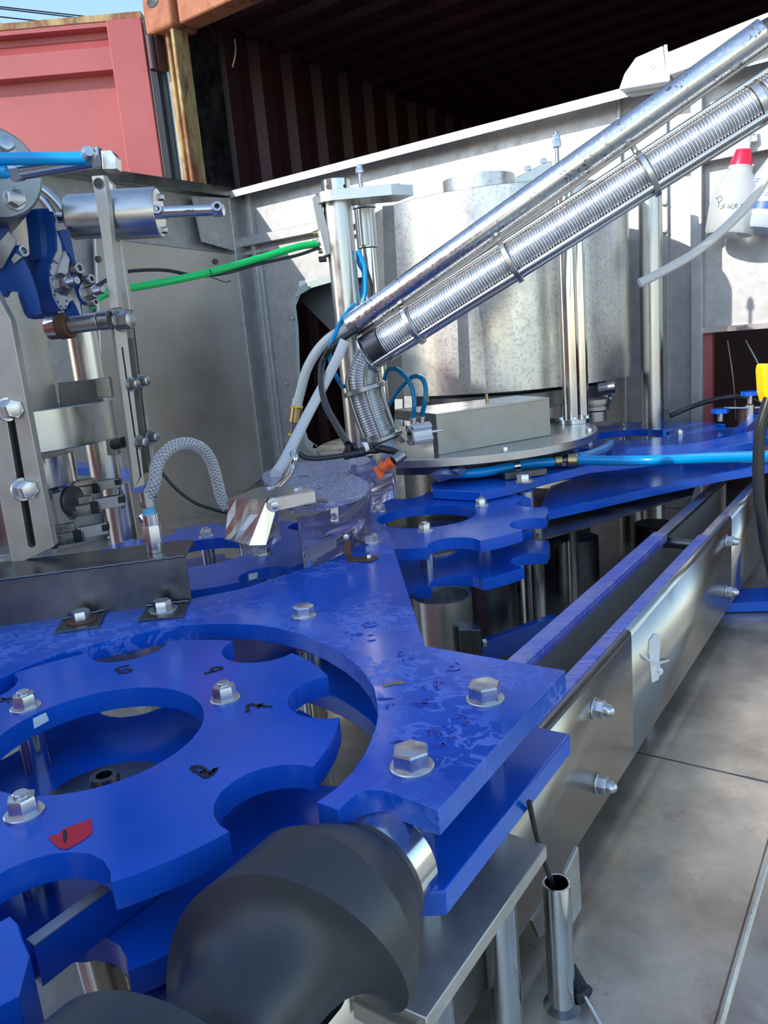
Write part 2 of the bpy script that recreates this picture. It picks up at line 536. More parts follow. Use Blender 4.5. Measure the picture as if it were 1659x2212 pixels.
def _red(dark):
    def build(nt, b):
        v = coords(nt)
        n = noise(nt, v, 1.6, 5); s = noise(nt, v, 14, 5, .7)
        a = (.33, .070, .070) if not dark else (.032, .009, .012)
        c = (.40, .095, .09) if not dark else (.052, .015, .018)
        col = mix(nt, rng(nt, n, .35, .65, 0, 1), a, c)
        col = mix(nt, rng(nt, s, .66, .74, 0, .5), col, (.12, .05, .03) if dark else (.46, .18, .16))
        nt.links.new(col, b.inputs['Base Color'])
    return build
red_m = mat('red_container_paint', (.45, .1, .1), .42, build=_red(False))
red_in = mat('shaded_red_container_paint', (.16, .03, .04), .55, build=_red(True))  # same red darkened, so the shade inside the container is in the colour
def _rust(nt, b):
    v = coords(nt, (1, 1, .35))
    n = noise(nt, v, 9, 6, .7); n2 = noise(nt, v, 24, 5, .7)
    c = mix(nt, rng(nt, n, .42, .60, 0, 1), (.40, .30, .13), (.20, .07, .03))
    nt.links.new(mix(nt, rng(nt, n2, .55, .7, 0, .8), c, (.05, .03, .025)), b.inputs['Base Color'])
rust_m = mat('rusty_yellow_primer', (.3, .2, .1), .7, build=_rust)
def _orust(nt, b):
    v = coords(nt); n = noise(nt, v, 7, 6, .7)
    nt.links.new(ramp(nt, n, [(.35, (.26, .075, .03)), (.55, (.36, .14, .07)), (.68, (.10, .045, .03))]), b.inputs['Base Color'])
orust_m = mat('rusty_orange_steel', (.4, .15, .06), .7, build=_orust)
rubber_seal = mat('door_gasket_rubber', (.015, .018, .022), .45)
def _conc(nt, b):
    v = coords(nt); nt.links.new(mix(nt, noise(nt, v, .8, 6), (.55, .50, .42), (.42, .38, .32)), b.inputs['Base Color'])
conc = mat('yard_concrete', (.38, .34, .29), .8, build=_conc)
mesh_m = mat('grey_expanded_mesh', (.16, .18, .18), .5, .4)
foil = steel('bent_sheet_metal', (.60, .59, .57), (.72, .71, .69), .16, .28, nscale=16, bumpk=.15)
coil_m = steel('bright_spring_wire', (.66, .67, .68), (.78, .79, .80), .26, .36, nscale=30, bumpk=.02)
cast_alu = mat('satin_aluminium', (.70, .70, .68), .45, .6)
trough_m = mat('lightened_trough_steel', (.55, .50, .42), .50, .35)  # pale and matt: sky light falling into the trough is put into the colour
water_m = mat('wet_blue_film', (.002, .035, .36), .03)
grip_blue = mat('dark_blue_gripper_plastic', (.005, .062, .27), .34)
cabinet_white = mat('white_cabinet_enamel', (.85, .85, .83), .4)
seam_m = mat('dark_joint', (.05, .045, .04), .6)
rust_w = mat('rusty_washer_steel', (.16, .08, .05), .6, .4)
# ================================================================ setting
def struct(name, bm, m, parent=None, **kw):
    o = finish(name, bm, m, parent, **kw)
    if parent is None: o['kind'] = 'structure'
    return o
TZ = 0.80            # machine bed (tray) height
UW = 3.17            # plane of the enclosure's back wall
VL = 3.05            # plane of the enclosure's left wall
bm = NB(); boxm(bm, (0, 8, -.05), (60, 0, 0), (0, 60, 0), (0, 0, .1))
struct('ground', bm, conc)

# ---- machine bed: welded stainless sheets with a rolled edge on the right
vr = 0.148
def slab(u0, u1, v0, v1, z0, z1):
    bm = NB(); boxm(bm, uvz((u0 + u1) / 2, (v0 + v1) / 2, (z0 + z1) / 2), U * (u1 - u0), V * (v1 - v0), Z * (z1 - z0)); return bm
floor_ = struct('floor', slab(-.6, 3.6, vr, VL + .01, TZ - .04, TZ - .004), dull)
for a, b in ((-.6, 1.2665), (1.2685, 3.16)):
    finish('bed_sheet', slab(a, b, vr, VL - .02, TZ - .0039, TZ), tray_m, floor_, smooth=0)
bm = NB()
P = [uvz(1.2675, vr + .005 + k * .05, TZ + .0003 * math.sin(k * 2.1)) for k in range(58)]
tube(bm, P, .0014, 6); finish('weld_seam', bm, dark_steel, floor_)
bm = NB(); P = [uvz(-.6, vr, TZ + .002), uvz(3.2, vr, TZ + .002)]
tube(bm, [P[0].lerp(P[1], k / 12) for k in range(13)], .0055, 10); finish('rolled_edge', bm, tray_m, floor_)
bm = NB()
prism(bm, [uvz(-.6, vr - .004, TZ), uvz(3.2, vr - .004, TZ), uvz(3.2, vr - .34, TZ - .10), uvz(-.6, vr - .34, TZ - .10)], Z * -.004)
finish('outer_flange', bm, tray_m, floor_, smooth=0)
# machine stand down to the yard
bm = NB()
for u_ in (-.4, 1.3, 3.0):
    for v_ in (.25, 2.9):
        boxm(bm, uvz(u_, v_, (TZ - .04) / 2), U * .1, V * .1, Z * (TZ - .04))
finish('bed_legs', bm, dull, floor_, smooth=0)

# ---- back wall of the enclosure
def WB(px, py, off=0.0): return onU(px, py, UW - off)
ztop = 2.385
v0w, v1w = VL, -0.55
def wv(px, py=700): return WB(px, py).dot(V)
hole = [WB(*p) for p in ((640, 700), (634, 650), (645, 622), (672, 606), (720, 592), (872, 566), (872, 985), (690, 988), (664, 968), (648, 920))]
def wrect(va, vb, za, zb, off=0.0): return [uvz(UW - off, va, za), uvz(UW - off, vb, za), uvz(UW - off, vb, zb), uvz(UW - off, va, zb)]
bm = NB(); prism(bm, wrect(v0w, wv(1345), TZ, ztop), U * .006, [hole])
wall = struct('wall_back', bm, galv, smooth=0)
bm = NB()          # sheets right of the tank down to the big opening
prism(bm, wrect(wv(1345) - .002, wv(1512), TZ, ztop), U * .006)
finish('wall_sheet', bm, galv, wall, smooth=0)
zo = WB(1590, 714).z
bm = NB(); prism(bm, wrect(wv(1512) - .002, v1w, zo, ztop), U * .006)
finish('wall_sheet', bm, galv, wall, smooth=0)
# gasket round the opening
bm = NB()
c = sum((Vector(p) for p in hole), Vector()) / len(hole)
prism(bm, [c + (p - c) * 1.0 - U * .003 for p in hole], U * -.006, [[c + (p - c) * .90 - U * .003 for p in hole]])
finish('opening_gasket', bm, seal_m, wall, bevel=.002)
for px, py in ((668, 618), (641, 640), (633, 688), (618, 830), (560, 610), (566, 652), (598, 960)):
    p = WB(px, py, .008); bm = NB(); lathe(bm, [(0, 0), (.010, 0), (.009, .006), (0, .009)], p, -U, 10, close=False)
    finish('rivet', bm, bolt_m, wall)
bm = NB(); boxm(bm, WB(667, 612, .006), V * .13, Z * .035, U * .004); finish('latch_plate', bm, white_p, wall, bevel=.001)
# expanded mesh and back cover seen through the opening
bm = NB(); prism(bm, [WB(*p, -.12) for p in ((600, 560), (900, 540), (900, 800), (720, 720), (655, 655), (600, 640))], U * .004)
finish('speckled_cover', bm, mesh_m, wall, smooth=0)
# top rail: a channel with a lip
bm = NB()
prism(bm, [uvz(UW - .10, v0w + .02, ztop), uvz(UW - .10, v1w, ztop), uvz(UW + .01, v1w, ztop), uvz(UW + .01, v0w + .02, ztop)], Z * .004)
prism(bm, [uvz(UW - .10, v0w + .02, ztop + .004), uvz(UW - .10, v1w, ztop + .004), uvz(UW - .10, v1w, ztop - .030), uvz(UW - .10, v0w + .02, ztop - .030)], U * .004)
finish('top_rail', bm, galv, wall, smooth=0)
# intermediate channel
zc = WB(600, 512).z
bm = NB()
boxm(bm, uvz(UW - .03, (wv(528) + wv(900)) / 2, zc), V * (wv(528) - wv(900)), U * .05, Z * .045)
boxm(bm, uvz(UW - .015, (wv(556) + wv(900)) / 2, zc - .055), V * (wv(556) - wv(900)), U * .03, Z * .02)
finish('cross_channel', bm, galv, wall, smooth=0, bevel=.002)
def post(name, va, vb, off, za=TZ, zb=ztop - .001, m=galv):
    bm = NB(); boxm(bm, uvz(UW - off / 2, (va + vb) / 2, (za + zb) / 2), V * (va - vb), U * off, Z * (zb - za))
    return finish(name, bm, m, wall, smooth=0, bevel=.002)
post('corner_post', wv(503, 430) + .02, wv(524, 430), .10)
post('upright', wv(540, 430) , wv(547, 430), .035)
post('upright', wv(560, 600), wv(572, 600), .02, TZ, zc - .06)
post('upright', wv(1498), wv(1522), .045)
post('upright', wv(1345), wv(1352), .02)
st = post('riveted_strip', wv(1425), wv(1447), .018, 1.2)
for k, py in enumerate((440, 500)):
    p = WB(1436, py, .019); bm = NB(); lathe(bm, [(0, 0), (.011, 0), (.009, .006), (0, .009)], p, -U, 10, close=False)
    finish('rivet', bm, bolt_m, st)
# stainless cross rail at the right that the spray bottles hang on
zr = WB(1600, 322).z
bm = NB(); boxm(bm, uvz(UW - .055, (wv(1470) + v1w) / 2, zr), V * (wv(1470) - v1w), U * .004, Z * .055)
boxm(bm, uvz(UW - .03, (wv(1470) + v1w) / 2, zr - .026), V * (wv(1470) - v1w), U * .05, Z * .004)
finish('hanging_rail', bm, galv, wall, smooth=0)
bm = NB(); boxm(bm, uvz(UW - .01, (wv(1521) + v1w) / 2, zo + .01), V * (wv(1521) - v1w), U * .03, Z * .02)
finish('opening_sill', bm, brushed, wall, smooth=0)
bm = NB(); boxm(bm, uvz(UW + .02, wv(1529), (zo + TZ) / 2), V * .03, U * .04, Z * (zo - TZ))
finish('opening_jamb', bm, red_m, wall, smooth=0)

for a_, b_, n_ in (((1572, 735), (1590, 905), 1), ((1610, 735), (1655, 830), 2)):
    wire('hanging_wire', [WB(*a_, -.1), WB((a_[0] + b_[0]) / 2 + 3, (a_[1] + b_[1]) / 2, -.1), WB(*b_, -.1)], .004, dull, wall, 6)
# ---- left wall of the enclosure
def WL(px, py, off=0.0): return onV(px, py, VL - off)
def lrect(ua, ub, za, zb, off=0.0): return [uvz(ua, VL - off, za), uvz(ub, VL - off, za), uvz(ub, VL - off, zb), uvz(ua, VL - off, zb)]
bm = NB(); prism(bm, lrect(.75, UW, TZ - .04, 2.37), V * .006)
wl = struct('wall_left', bm, galv, smooth=0)
bm = NB()
boxm(bm, uvz((.75 + UW) / 2, VL - .03, 2.385), U * (UW - .75), V * .09, Z * .045)
finish('top_rail', bm, dull, wl, smooth=0, bevel=.003)
bm = NB(); prism(bm, [WL(*p, .05) for p in ((205, 511), (511, 550), (592, 1015), (480, 1100), (235, 1165))], V * .02)
finish('door_panel', bm, part_m, wl, smooth=0, bevel=.004)
for px, py in ((211, 560), (465, 565)):
    bm = NB(); lathe(bm, [(0, 0), (.016, 0), (.014, .010), (0, .012)], WL(px, py, .052), -V, 6, close=False)
    finish('rivet', bm, dark_steel, wl)
bm = NB(); prism(bm, [WL(*p, .055) for p in ((416, 424), (503, 428), (514, 544), (437, 522))], V * .01)
finish('corner_gusset', bm, galv, wl, smooth=0)

# ---- shipping container behind
UC = 2.98; VC = onU(376, 200, UC).dot(V); DC = 4.6; VE = -1.3
pt = onU(400, 45, UC); zh = pt.z            # underside of the header
def corrug(n0, n1, pitch, depth):
    out = []; s = n0; k = 0
    while s < n1:
        for ds, dd in ((0, 0), (.34, 0), (.5, 1), (.84, 1)):
            out.append((min(s + ds * pitch, n1), dd * depth))
        s += pitch
    out.append((n1, 0)); return out
def sheet(bm, pts, vec):
    vs = [(bm.verts.new(p), bm.verts.new(p + vec)) for p in pts]
    for i in range(len(vs) - 1):
        bm.faces.new((vs[i][0], vs[i + 1][0], vs[i + 1][1], vs[i][1]))
bm = NB(); sheet(bm, [uvz(UC + .12 + s, VC + d, .3) for s, d in corrug(0, DC, .28, .045)], Z * (zh + .155 - .3))
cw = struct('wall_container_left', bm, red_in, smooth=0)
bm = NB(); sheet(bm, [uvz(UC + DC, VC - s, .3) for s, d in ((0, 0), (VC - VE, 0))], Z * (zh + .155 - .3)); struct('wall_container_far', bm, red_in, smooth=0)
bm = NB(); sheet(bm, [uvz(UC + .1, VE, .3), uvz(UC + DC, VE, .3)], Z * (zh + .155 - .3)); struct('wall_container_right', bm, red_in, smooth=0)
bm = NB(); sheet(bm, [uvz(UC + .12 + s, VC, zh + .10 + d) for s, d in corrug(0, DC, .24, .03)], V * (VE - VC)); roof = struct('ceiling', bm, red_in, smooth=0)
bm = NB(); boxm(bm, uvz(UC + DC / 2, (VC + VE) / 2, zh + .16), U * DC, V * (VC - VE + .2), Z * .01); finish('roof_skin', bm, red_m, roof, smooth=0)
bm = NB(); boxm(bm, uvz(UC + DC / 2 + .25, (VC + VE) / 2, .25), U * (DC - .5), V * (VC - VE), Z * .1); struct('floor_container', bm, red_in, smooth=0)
# header beam
bm = NB(); boxm(bm, uvz(UC + .06, (VC + VE) / 2 - .1, zh + .10), U * .12, V * (VC - VE), Z * .20)
hd = struct('trim_1', bm, orust_m, smooth=0, bevel=.006)
# corner post, of folded steel, with hinge lugs and corner casting
bm = NB()
pw = onU(352, 200, UC).dot(V) - onU(404, 200, UC).dot(V)
boxm(bm, uvz(UC + .07, VC + .01, zh / 2 + .15), U * .05, V * .13, Z * (zh - .3))
boxm(bm, uvz(UC + .03, VC - .045, zh / 2 + .15), U * .07, V * .022, Z * (zh - .3))
boxm(bm, uvz(UC + .035, VC + .022, zh / 2 + .15), U * .03, V * .02, Z * (zh - .3))
po = struct('trim_2', bm, rust_m, smooth=0, bevel=.004)
bm = NB(); boxm(bm, uvz(UC + .06, VC + .02, zh + .08), U * .18, V * .20, Z * .17)
cast = finish('corner_casting', bm, orust_m, po, smooth=0, bevel=.02, seg=3)
bm = NB(); lathe(bm, [(0, 0), (.030, 0), (.028, .002), (0, .002)], uvz(UC - .0302, VC + .03, zh + .13), -U, 20, close=False, sx=1.5)
finish('casting_hole', bm, black, po)
for py in (115, 310):
    z_ = zat(uvz(UC, VC + .07, 0), py)
    if py == 310: continue
    bm = NB(); boxm(bm, uvz(UC + .01, VC + .085, z_), U * .06, V * .05, Z * .16); cyl(bm, uvz(UC - .03, VC + .09, z_ - .08), uvz(UC - .03, VC + .09, z_ + .08), .022, seg=14)
    finish('hinge_lug', bm, red_in, po, bevel=.004)
bm = NB(); boxm(bm, uvz(UC + .2, VC - .03, zh / 2 + .15), U * .24, V * .01, Z * (zh - .3)); finish('inner_jamb', bm, dark_steel, po, smooth=0)
for px, py, px2, py2 in ((507, 85, 502, 145), (438, 150, 454, 212)):
    vv = VC - .02
    a = onV(px, py, vv); b = onV(px2, py2, vv)
    wire('hanging_cord', [a, a.lerp(b, .5) - V * .01 + U * .005, b], .004, white_p, cw, 6)

# ---- open container door, hinged at the post and folded towards the left
YD = onU(318, 200, UC).y - .02
dx0 = atY(340, 300, YD).x; dx1 = dx0 - 1.35
zt = atY(300, 38, YD).z; zb_ = .35
def door_strip(bm, xa, xb, prof):     # prof: (depth, z) pairs extruded along X
    vs = [(bm.verts.new((xa, YD + d, z)), bm.verts.new((xb, YD + d, z))) for d, z in prof]
    for i in range(len(vs) - 1): bm.faces.new((vs[i][0], vs[i][1], vs[i + 1][1], vs[i + 1][0]))
def zy(py, px=150): return atY(px, py, YD).z
sr = atY(309, 60, YD).x; sl = atY(231, 60, YD).x
slope = .0
t = thing('container_door', 'open red steel container door with horizontal ribs, standing at upper left', 'door', (dx1 + .6, YD, zb_))
bm = NB()
door_strip(bm, dx1, sl, [(.00, zt), (.00, zy(64)), (.06, zy(66)), (.06, zy(80)), (.0, zy(108)), (.0, zy(158)), (.07, zy(160)), (.07, zb_)])
finish('ribbed_panel', bm, red_m, t, smooth=0)
bm = NB(); boxm(bm, ((sl + sr) / 2, YD + .03, (zt + zb_) / 2), (sr - sl, 0, 0), (0, .08, 0), (0, 0, zt - zb_)); finish('stile', bm, red_m, t, smooth=0, bevel=.006)
bm = NB(); boxm(bm, ((dx1 + sr) / 2, YD + .03, zt + .012), (sr - dx1, 0, 0), (0, .07, 0), (0, 0, .03)); finish('top_edge', bm, rust_m, t, smooth=0)
for k, (off, ww, yo) in enumerate(((.024, .045, .0), (.066, .032, .02))):
    bm = NB(); boxm(bm, (sr + off, YD + .02 + yo, (zt + zb_) / 2 - .01), (ww, 0, 0), (0, .05, 0), (0, 0, zt - zb_ - .02)); finish('gasket', bm, rubber_seal, t, bevel=.006, seg=2)

# ---- power lines against the sky
for k, (a, b) in enumerate((((-40, 10), (330, 52)), ((-40, 14), (330, 57)), ((-40, 32), (330, 72)), ((-40, 47), (200, 75)))):
    p0, p1 = atY(*a, 30), atY(*b, 34)
    d = p1 - p0
    o = rod('power_line', p0 - d * 2, p1 + d * 2, .022, black, None, 6)
    tag(o, ('uppermost thin black power line crossing the sky at the top left', 'second thin power line, just under the uppermost one',
            'third power line down, crossing the sky above the red door', 'lowest power line, close above the top of the red door')[k], 'cable', 'power lines in the sky')

# ---- unseen container-sized box added at left behind the viewer: it keeps the low sun off the front of the machine
bm = NB(); boxm(bm, (-3.42, -1.9, 1.465), (2.44, 0, 0), (0, 6.06, 0), (0, 0, 2.93)); nb = struct('added_sun_block', bm, red_m, smooth=0)
# ================================================================ blue star wheels and guide plates
ZS, TH = 1.2, .024            # top face of the upper plates, their thickness
ZL = 1.124                    # top face of the lower plates
def star(c, phase, z, R=.25, rin=.108, n=8, pr_=.052, depth=.055, hole=True, th=TH, m=None, name='star_disc', parent=None, seg=10, label=None):
    out = []
    half = math.degrees(math.asin(pr_ / R)) * .97
    for k in range(n):
        a = phase + 360 / n * k
        # semicircular pocket
        pc = R - depth + pr_
        for i in range(seg + 1):
            t = math.radians(180) + math.radians(-90 + 180 * i / seg) * -1
            # run from +half to -half side in increasing angle
            t = math.radians(270 - 180 * i / seg)
            x_, y_ = pc + pr_ * math.cos(t), pr_ * math.sin(t)
            if math.hypot(x_, y_) > R: 
                continue
            ca, sa = math.cos(math.radians(a)), math.sin(math.radians(a))
            out.append(Vector((c[0] + x_ * ca - y_ * sa, c[1] + x_ * sa + y_ * ca, z)))
        h2 = math.degrees(math.acos(min(1, (R * R + pc * pc - pr_ * pr_) / (2 * R * pc))))
        for i in range(7):
            t = math.radians(a + h2 + (360 / n - 2 * h2) * i / 6)
            out.append(Vector((c[0] + R * math.cos(t), c[1] + R * math.sin(t), z)))
    holes = [[Vector((c[0] + rin * math.cos(2 * math.pi * i / 48), c[1] + rin * math.sin(2 * math.pi * i / 48), z)) for i in range(48)]] if hole else []
    bm = NB(); prism(bm, out, Z * -th, holes)
    return finish(name, bm, m or blue, parent, bevel=.0016, seg=2, smooth=32, label=label)
def star_wheel(c, phase, nuts, label, rin=.108, group='blue bottle star wheels', pz=(ZS, ZL), hub=True, lower=True, R=.25, nr=.134):
    t = thing('star_wheel', label, 'star wheel', (c[0], c[1], pz[1] - .05), group)
    top = star(c, phase, pz[0], R=R, rin=rin, parent=t, name='upper_disc')
    if lower:
        star(c, phase, pz[1], R=R, hole=False, parent=t, name='lower_disc')
    for a in nuts:
        p = Vector((c[0] + nr * math.cos(math.radians(a)), c[1] + nr * math.sin(math.radians(a)), 0))
        fastener('nut', t, p + Z * pz[0], Z, .022, bolt_m, h=.014, washer=.0165, rot=a, shank=.004)
        bm = NB(); cyl(bm, p + Z * (pz[1]), p + Z * (pz[0] - TH), .0145, seg=28)
        sp = finish('spacer', bm, polished, t)
        # milled spanner flats
        for s in (-1, 1):
            bm = NB(); boxm(bm, p + Z * (pz[1] + .033) + Vector((s * .0118, -.0072 * 0, 0)), (.0016, 0, 0), (0, .0175, 0), (0, 0, .020))
            finish('spanner_flat', bm, dull, sp, smooth=0, bevel=.0004)
    if hub:
        bm = NB(); lathe(bm, [(0, 0), (.070, 0), (.070, .004), (0, .004)], (c[0], c[1], pz[1]), seg=40, close=False)
        finish('hub_plate', bm, dull, t)
        fastener('socket', t, Vector((c[0], c[1], pz[1] + .004)), Z, .020, dark_steel, h=.026)
        bm = NB(); cyl(bm, (c[0], c[1], TZ), (c[0], c[1], pz[1] - TH), .040, seg=32)
        finish('drive_shaft', bm, dull, t)
    return t, top
C1 = (-.313, .724); C2 = (.094, 1.692); C3 = (-.382, 1.548); C4 = (.88, 2.66)
Z2 = ZS - TH - .002
w1, w1top = star_wheel(C1, 9.5, (24.5, -96.5, 143.3), 'blue plastic star wheel nearest the viewer, numbered by hand, with a strip of red tape')
w2, w2top = star_wheel(C2, 7.5, (22, -95, 136), 'second blue star wheel, in front of the round base plate, its rim worn in rings', rin=.111, R=.270, nr=.144, pz=(Z2, 1.096))
w3, w3top = star_wheel(C3, -8, (99, -21, 219), 'blue star wheel behind the steel spray guard, partly under the purple shield', rin=.111, R=.270, nr=.141, pz=(Z2, 1.096))
w4, w4top = star_wheel(C4, 0, (200, -40, 80), 'small far blue star wheel with sunlit patches, right of the steel tank', rin=.13, R=.36, nr=.17, pz=(Z2, 1.1))
# hand-written numbers
INK = .0056
def mark(name, pxs, parent=w1, target=w1top, wd=INK, m=black_ink, **kw):
    return stroke(name, target, pxs, wd, m, parent, smooth=0, **kw)
mark('handwritten_five', [(279, 1438), (266, 1440), (252, 1446), (258, 1450), (276, 1446), (283, 1448), (276, 1453), (254, 1455)])
mark('handwritten_six', [(441, 1455), (455, 1453), (468, 1449), (478, 1446), (476, 1442), (462, 1443), (456, 1448), (462, 1451)])
mark('handwritten_seven', [(535, 1539), (537, 1523), (552, 1524), (568, 1526), (588, 1527)]); mark('handwritten_seven_bar', [(556, 1530), (566, 1520)])
mark('handwritten_eight', [(434, 1672), (418, 1664), (416, 1658), (430, 1657), (444, 1664), (452, 1672), (462, 1664), (466, 1661), (459, 1672), (446, 1679), (438, 1676), (440, 1664)])
mark('handwritten_four', [(2, 1517), (14, 1509), (30, 1511)]); mark('handwritten_four_stroke', [(1, 1508), (12, 1512), (20, 1518)], wd=.003)
bm = NB(); prism(bm, [at(x, y, ZS + .0004) for x, y in ((104, 1811), (112, 1806), (128, 1802), (140, 1790), (160, 1783), (197, 1769), (200, 1785), (198, 1801), (180, 1815), (152, 1831), (143, 1835), (126, 1832), (116, 1822))], Z * .0005)
finish('red_tape', bm, red_tape, w1, smooth=0)
bm = NB(); prism(bm, [at(x, y, ZS + .001) for x, y in ((136, 1797), (140, 1793), (144, 1796), (145, 1812), (140, 1822), (136, 1816))], Z * .0003); finish('handwritten_one', bm, black_ink, w1, smooth=0)
def wallpatch(c, rin, pxs, z, m, parent, name):
    # small patch lying on the inner wall of a disc's bore
    out = []
    for x, y in pxs:
        d = ray(x, y); o = EYE
        dx, dy = d.x, d.y; ox, oy = o.x - c[0], o.y - c[1]
        A_ = dx * dx + dy * dy; B_ = 2 * (ox * dx + oy * dy); C_ = ox * ox + oy * oy - rin * rin
        s = (-B_ + math.sqrt(max(0, B_ * B_ - 4 * A_ * C_))) / (2 * A_)
        out.append(o + d * s)
    bm = NB(); n = Vector((c[0] - out[0].x, c[1] - out[0].y, 0)).normalized() * .0006
    prism(bm, [p + n for p in out], n * .5)
    return finish(name, bm, m, parent, smooth=0)
wallpatch(C1, .1085, ((70, 1552), (98, 1539), (105, 1556), (73, 1574)), 0, white_tape, w1, 'white_sticker')
pc3 = Vector((C3[0], C3[1], Z2)) + Vector((math.cos(math.radians(-53)), math.sin(math.radians(-53)), 0)) * (.27 - .055 + .052)
wallpatch((pc3.x, pc3.y), .0518, ((536, 1240), (556, 1236), (555, 1249), (537, 1254)), 0, white_tape, w3, 'white_sticker')
# wear rings on wheel 2
for k, (r_, a0, a1) in enumerate(((.192, -75, 20), (.200, -80, 25), (.206, -70, 22), (.214, -30, 20), (.222, -30, 15), (.229, -28, 14), (.237, -26, 10), (.245, -25, 5))):
    if r_ > .210: a0, a1 = -20, -7
    P = [Vector((C2[0] + r_ * math.cos(math.radians(a)), C2[1] + r_ * math.sin(math.radians(a)), Z2 + .0002)) for a in [a0 + (a1 - a0) * i / 20 for i in range(21)]]
    bm = NB()
    L = []
    for i, p in enumerate(P):
        d = Vector((p.x - C2[0], p.y - C2[1], 0)).normalized() * .0005
        L.append((bm.verts.new(p - d), bm.verts.new(p + d)))
    for i in range(20): bm.faces.new((L[i][0], L[i + 1][0], L[i + 1][1], L[i][1]))
    finish('wear_groove', bm, mat_worn if 'mat_worn' in globals() else rail_m, w2, smooth=0)

# ---- guide plates around wheel 1
def arcpts(c, r, a0, a1, n, z):
    return [Vector((c[0] + r * math.cos(math.radians(a0 + (a1 - a0) * i / n)), c[1] + r * math.sin(math.radians(a0 + (a1 - a0) * i / n)), z)) for i in range(n + 1)]
g = thing('corner_guide_plate', 'large blue plastic guide plate with water marks curving round the near star wheel', 'guide plate', at(1000, 1500, ZL))
px = [(-260, 1530), (-200, 1400), (0, 1343), (200, 1320), (420, 1292), (526, 1271), (616, 1241), (656, 1228), (720, 1196), (801, 1142), (838, 1145), (918, 1395), (1222, 1448), (946, 1749), (862, 1719),
      (840, 1709), (815, 1704), (790, 1705), (769, 1713), (745, 1732), (731, 1749), (684, 1732), (722, 1705), (760, 1668), (785, 1632), (800, 1600), (811, 1572), (816, 1545), (815, 1520), (809, 1492), (795, 1465), (772, 1437), (740, 1412), (700, 1389),
      (655, 1370), (605, 1357), (560, 1350), (500, 1346), (450, 1346), (390, 1350), (330, 1361), (271, 1376), (200, 1391), (136, 1408), (60, 1437), (0, 1464), (-100, 1520)]
bm = NB(); prism(bm, [at(x, y, ZS) for x, y in px], Z * -TH)
gtop = finish('upper_plate', bm, blue_wet, g, bevel=.0016, seg=2)
bolts = {'a': (1048, 1512, .030), 'b': (890, 1658, .030), 'c': (657, 1331, .026), 'd': (800, 1172, .026)}
for k, (x, y, af) in bolts.items():
    fastener('bolt', g, at(x, y, ZS), Z, af, bolt_m, h=af * .5, washer=af * .66, rot={'a': .2, 'b': .45, 'c': .1, 'd': .9}[k])
# puddles and drops of water standing on the plate
random.seed(3)
bm = NB()
for cx_, cy_, n_, s_ in ((870, 1420, 7, 5), (925, 1487, 5, 6), (915, 1520, 12, 8), (935, 1575, 14, 8), (975, 1600, 10, 9), (880, 1603, 6, 7), (998, 1555, 5, 5), (780, 1375, 9, 6), (830, 1520, 8, 7), (800, 1350, 6, 5), (990, 1440, 4, 4), (640, 1560 - 500, 0, 0)):
    for k in range(n_):
        x, y = cx_ + random.gauss(0, s_ * 2.4), cy_ + random.gauss(0, s_ * 1.1)
        if x < 822 and y > 1440: continue
        c_ = at(x, y, ZS); r0_ = random.uniform(.0008, .0042) * (1 if k else 1.6)
        ph_ = [random.uniform(0, 6.28) for _ in range(3)]; st = random.uniform(.6, 1.5)
        rings_ = []
        for rr_, hh_ in ((1, .0), (.86, .0006), (.5, .0010)):
            rings_.append([bm.verts.new(c_ + Vector((math.cos(t) * r0_ * st, math.sin(t) * r0_ / st, 0)) * rr_ * (1 + .28 * math.sin(2 * t + ph_[0]) + .22 * math.sin(3 * t + ph_[1]) + .15 * math.sin(5 * t + ph_[2])) + Z * hh_) for t in [2 * math.pi * i / 20 for i in range(20)]])
        for a_r, b_r in zip(rings_, rings_[1:]):
            for i in range(20): bm.faces.new((a_r[i], a_r[(i + 1) % 20], b_r[(i + 1) % 20], b_r[i]))
        bm.faces.new(rings_[-1]); bm.faces.new(rings_[0][::-1])
finish('water_drops', bm, water_m, g, smooth=70, kind='stuff')
mark('worn_scuff', [(826, 1482), (845, 1478), (862, 1475), (872, 1478)], g, gtop, .010, dull)
# lower plate
pl = [(961, 1924), (904, 1897), (820, 1850), (700, 1800)]
a = [at(*p, ZL) for p in ((1232, 1584), (1148, 1568), (1070, 1545))] 
out = [at(1232, 1585, ZL), at(1148, 1568, ZL), uvz(.735, .481, ZL)] + [uvz(1.147, .826, ZL)] + [at(650, 1250, ZS) - Z * (ZS - ZL)] + arcpts((-.300, .735), .335, 70, 122, 6, ZL)[0:0]
inner = arcpts(C1, .300, 150, -32, 26, ZL)
outer_l = arcpts(C1, .45, 55, 150, 8, ZL)
bm = NB(); prism(bm, out[:4] + outer_l + inner + [uvz(.36, .42, ZL), uvz(.43, .385, ZL), uvz(.437, .33, ZL), at(961, 1924, ZL)], Z * -TH)
finish('lower_plate', bm, blue, g, bevel=.0016, seg=2)
# spacers between the plates and below
for (x, y, af) in bolts.values():
    p = at(x, y, ZS)
    for z0, z1, nm in ((ZL, ZS - TH, 'upper_spacer'), (1.049, ZL - TH, 'lower_spacer')):
        bm = NB(); cyl(bm, (p.x, p.y, z0), (p.x, p.y, z0 + (z1 - z0) * .55), .017, seg=32)
        hexa(bm, (p.x, p.y, z0 + (z1 - z0) * .55), Z, .029, (z1 - z0) * .45)
        finish(nm, bm, polished, g, smooth=30)
for x, y in ((1190, 1690, ), (952, 1835)): pass
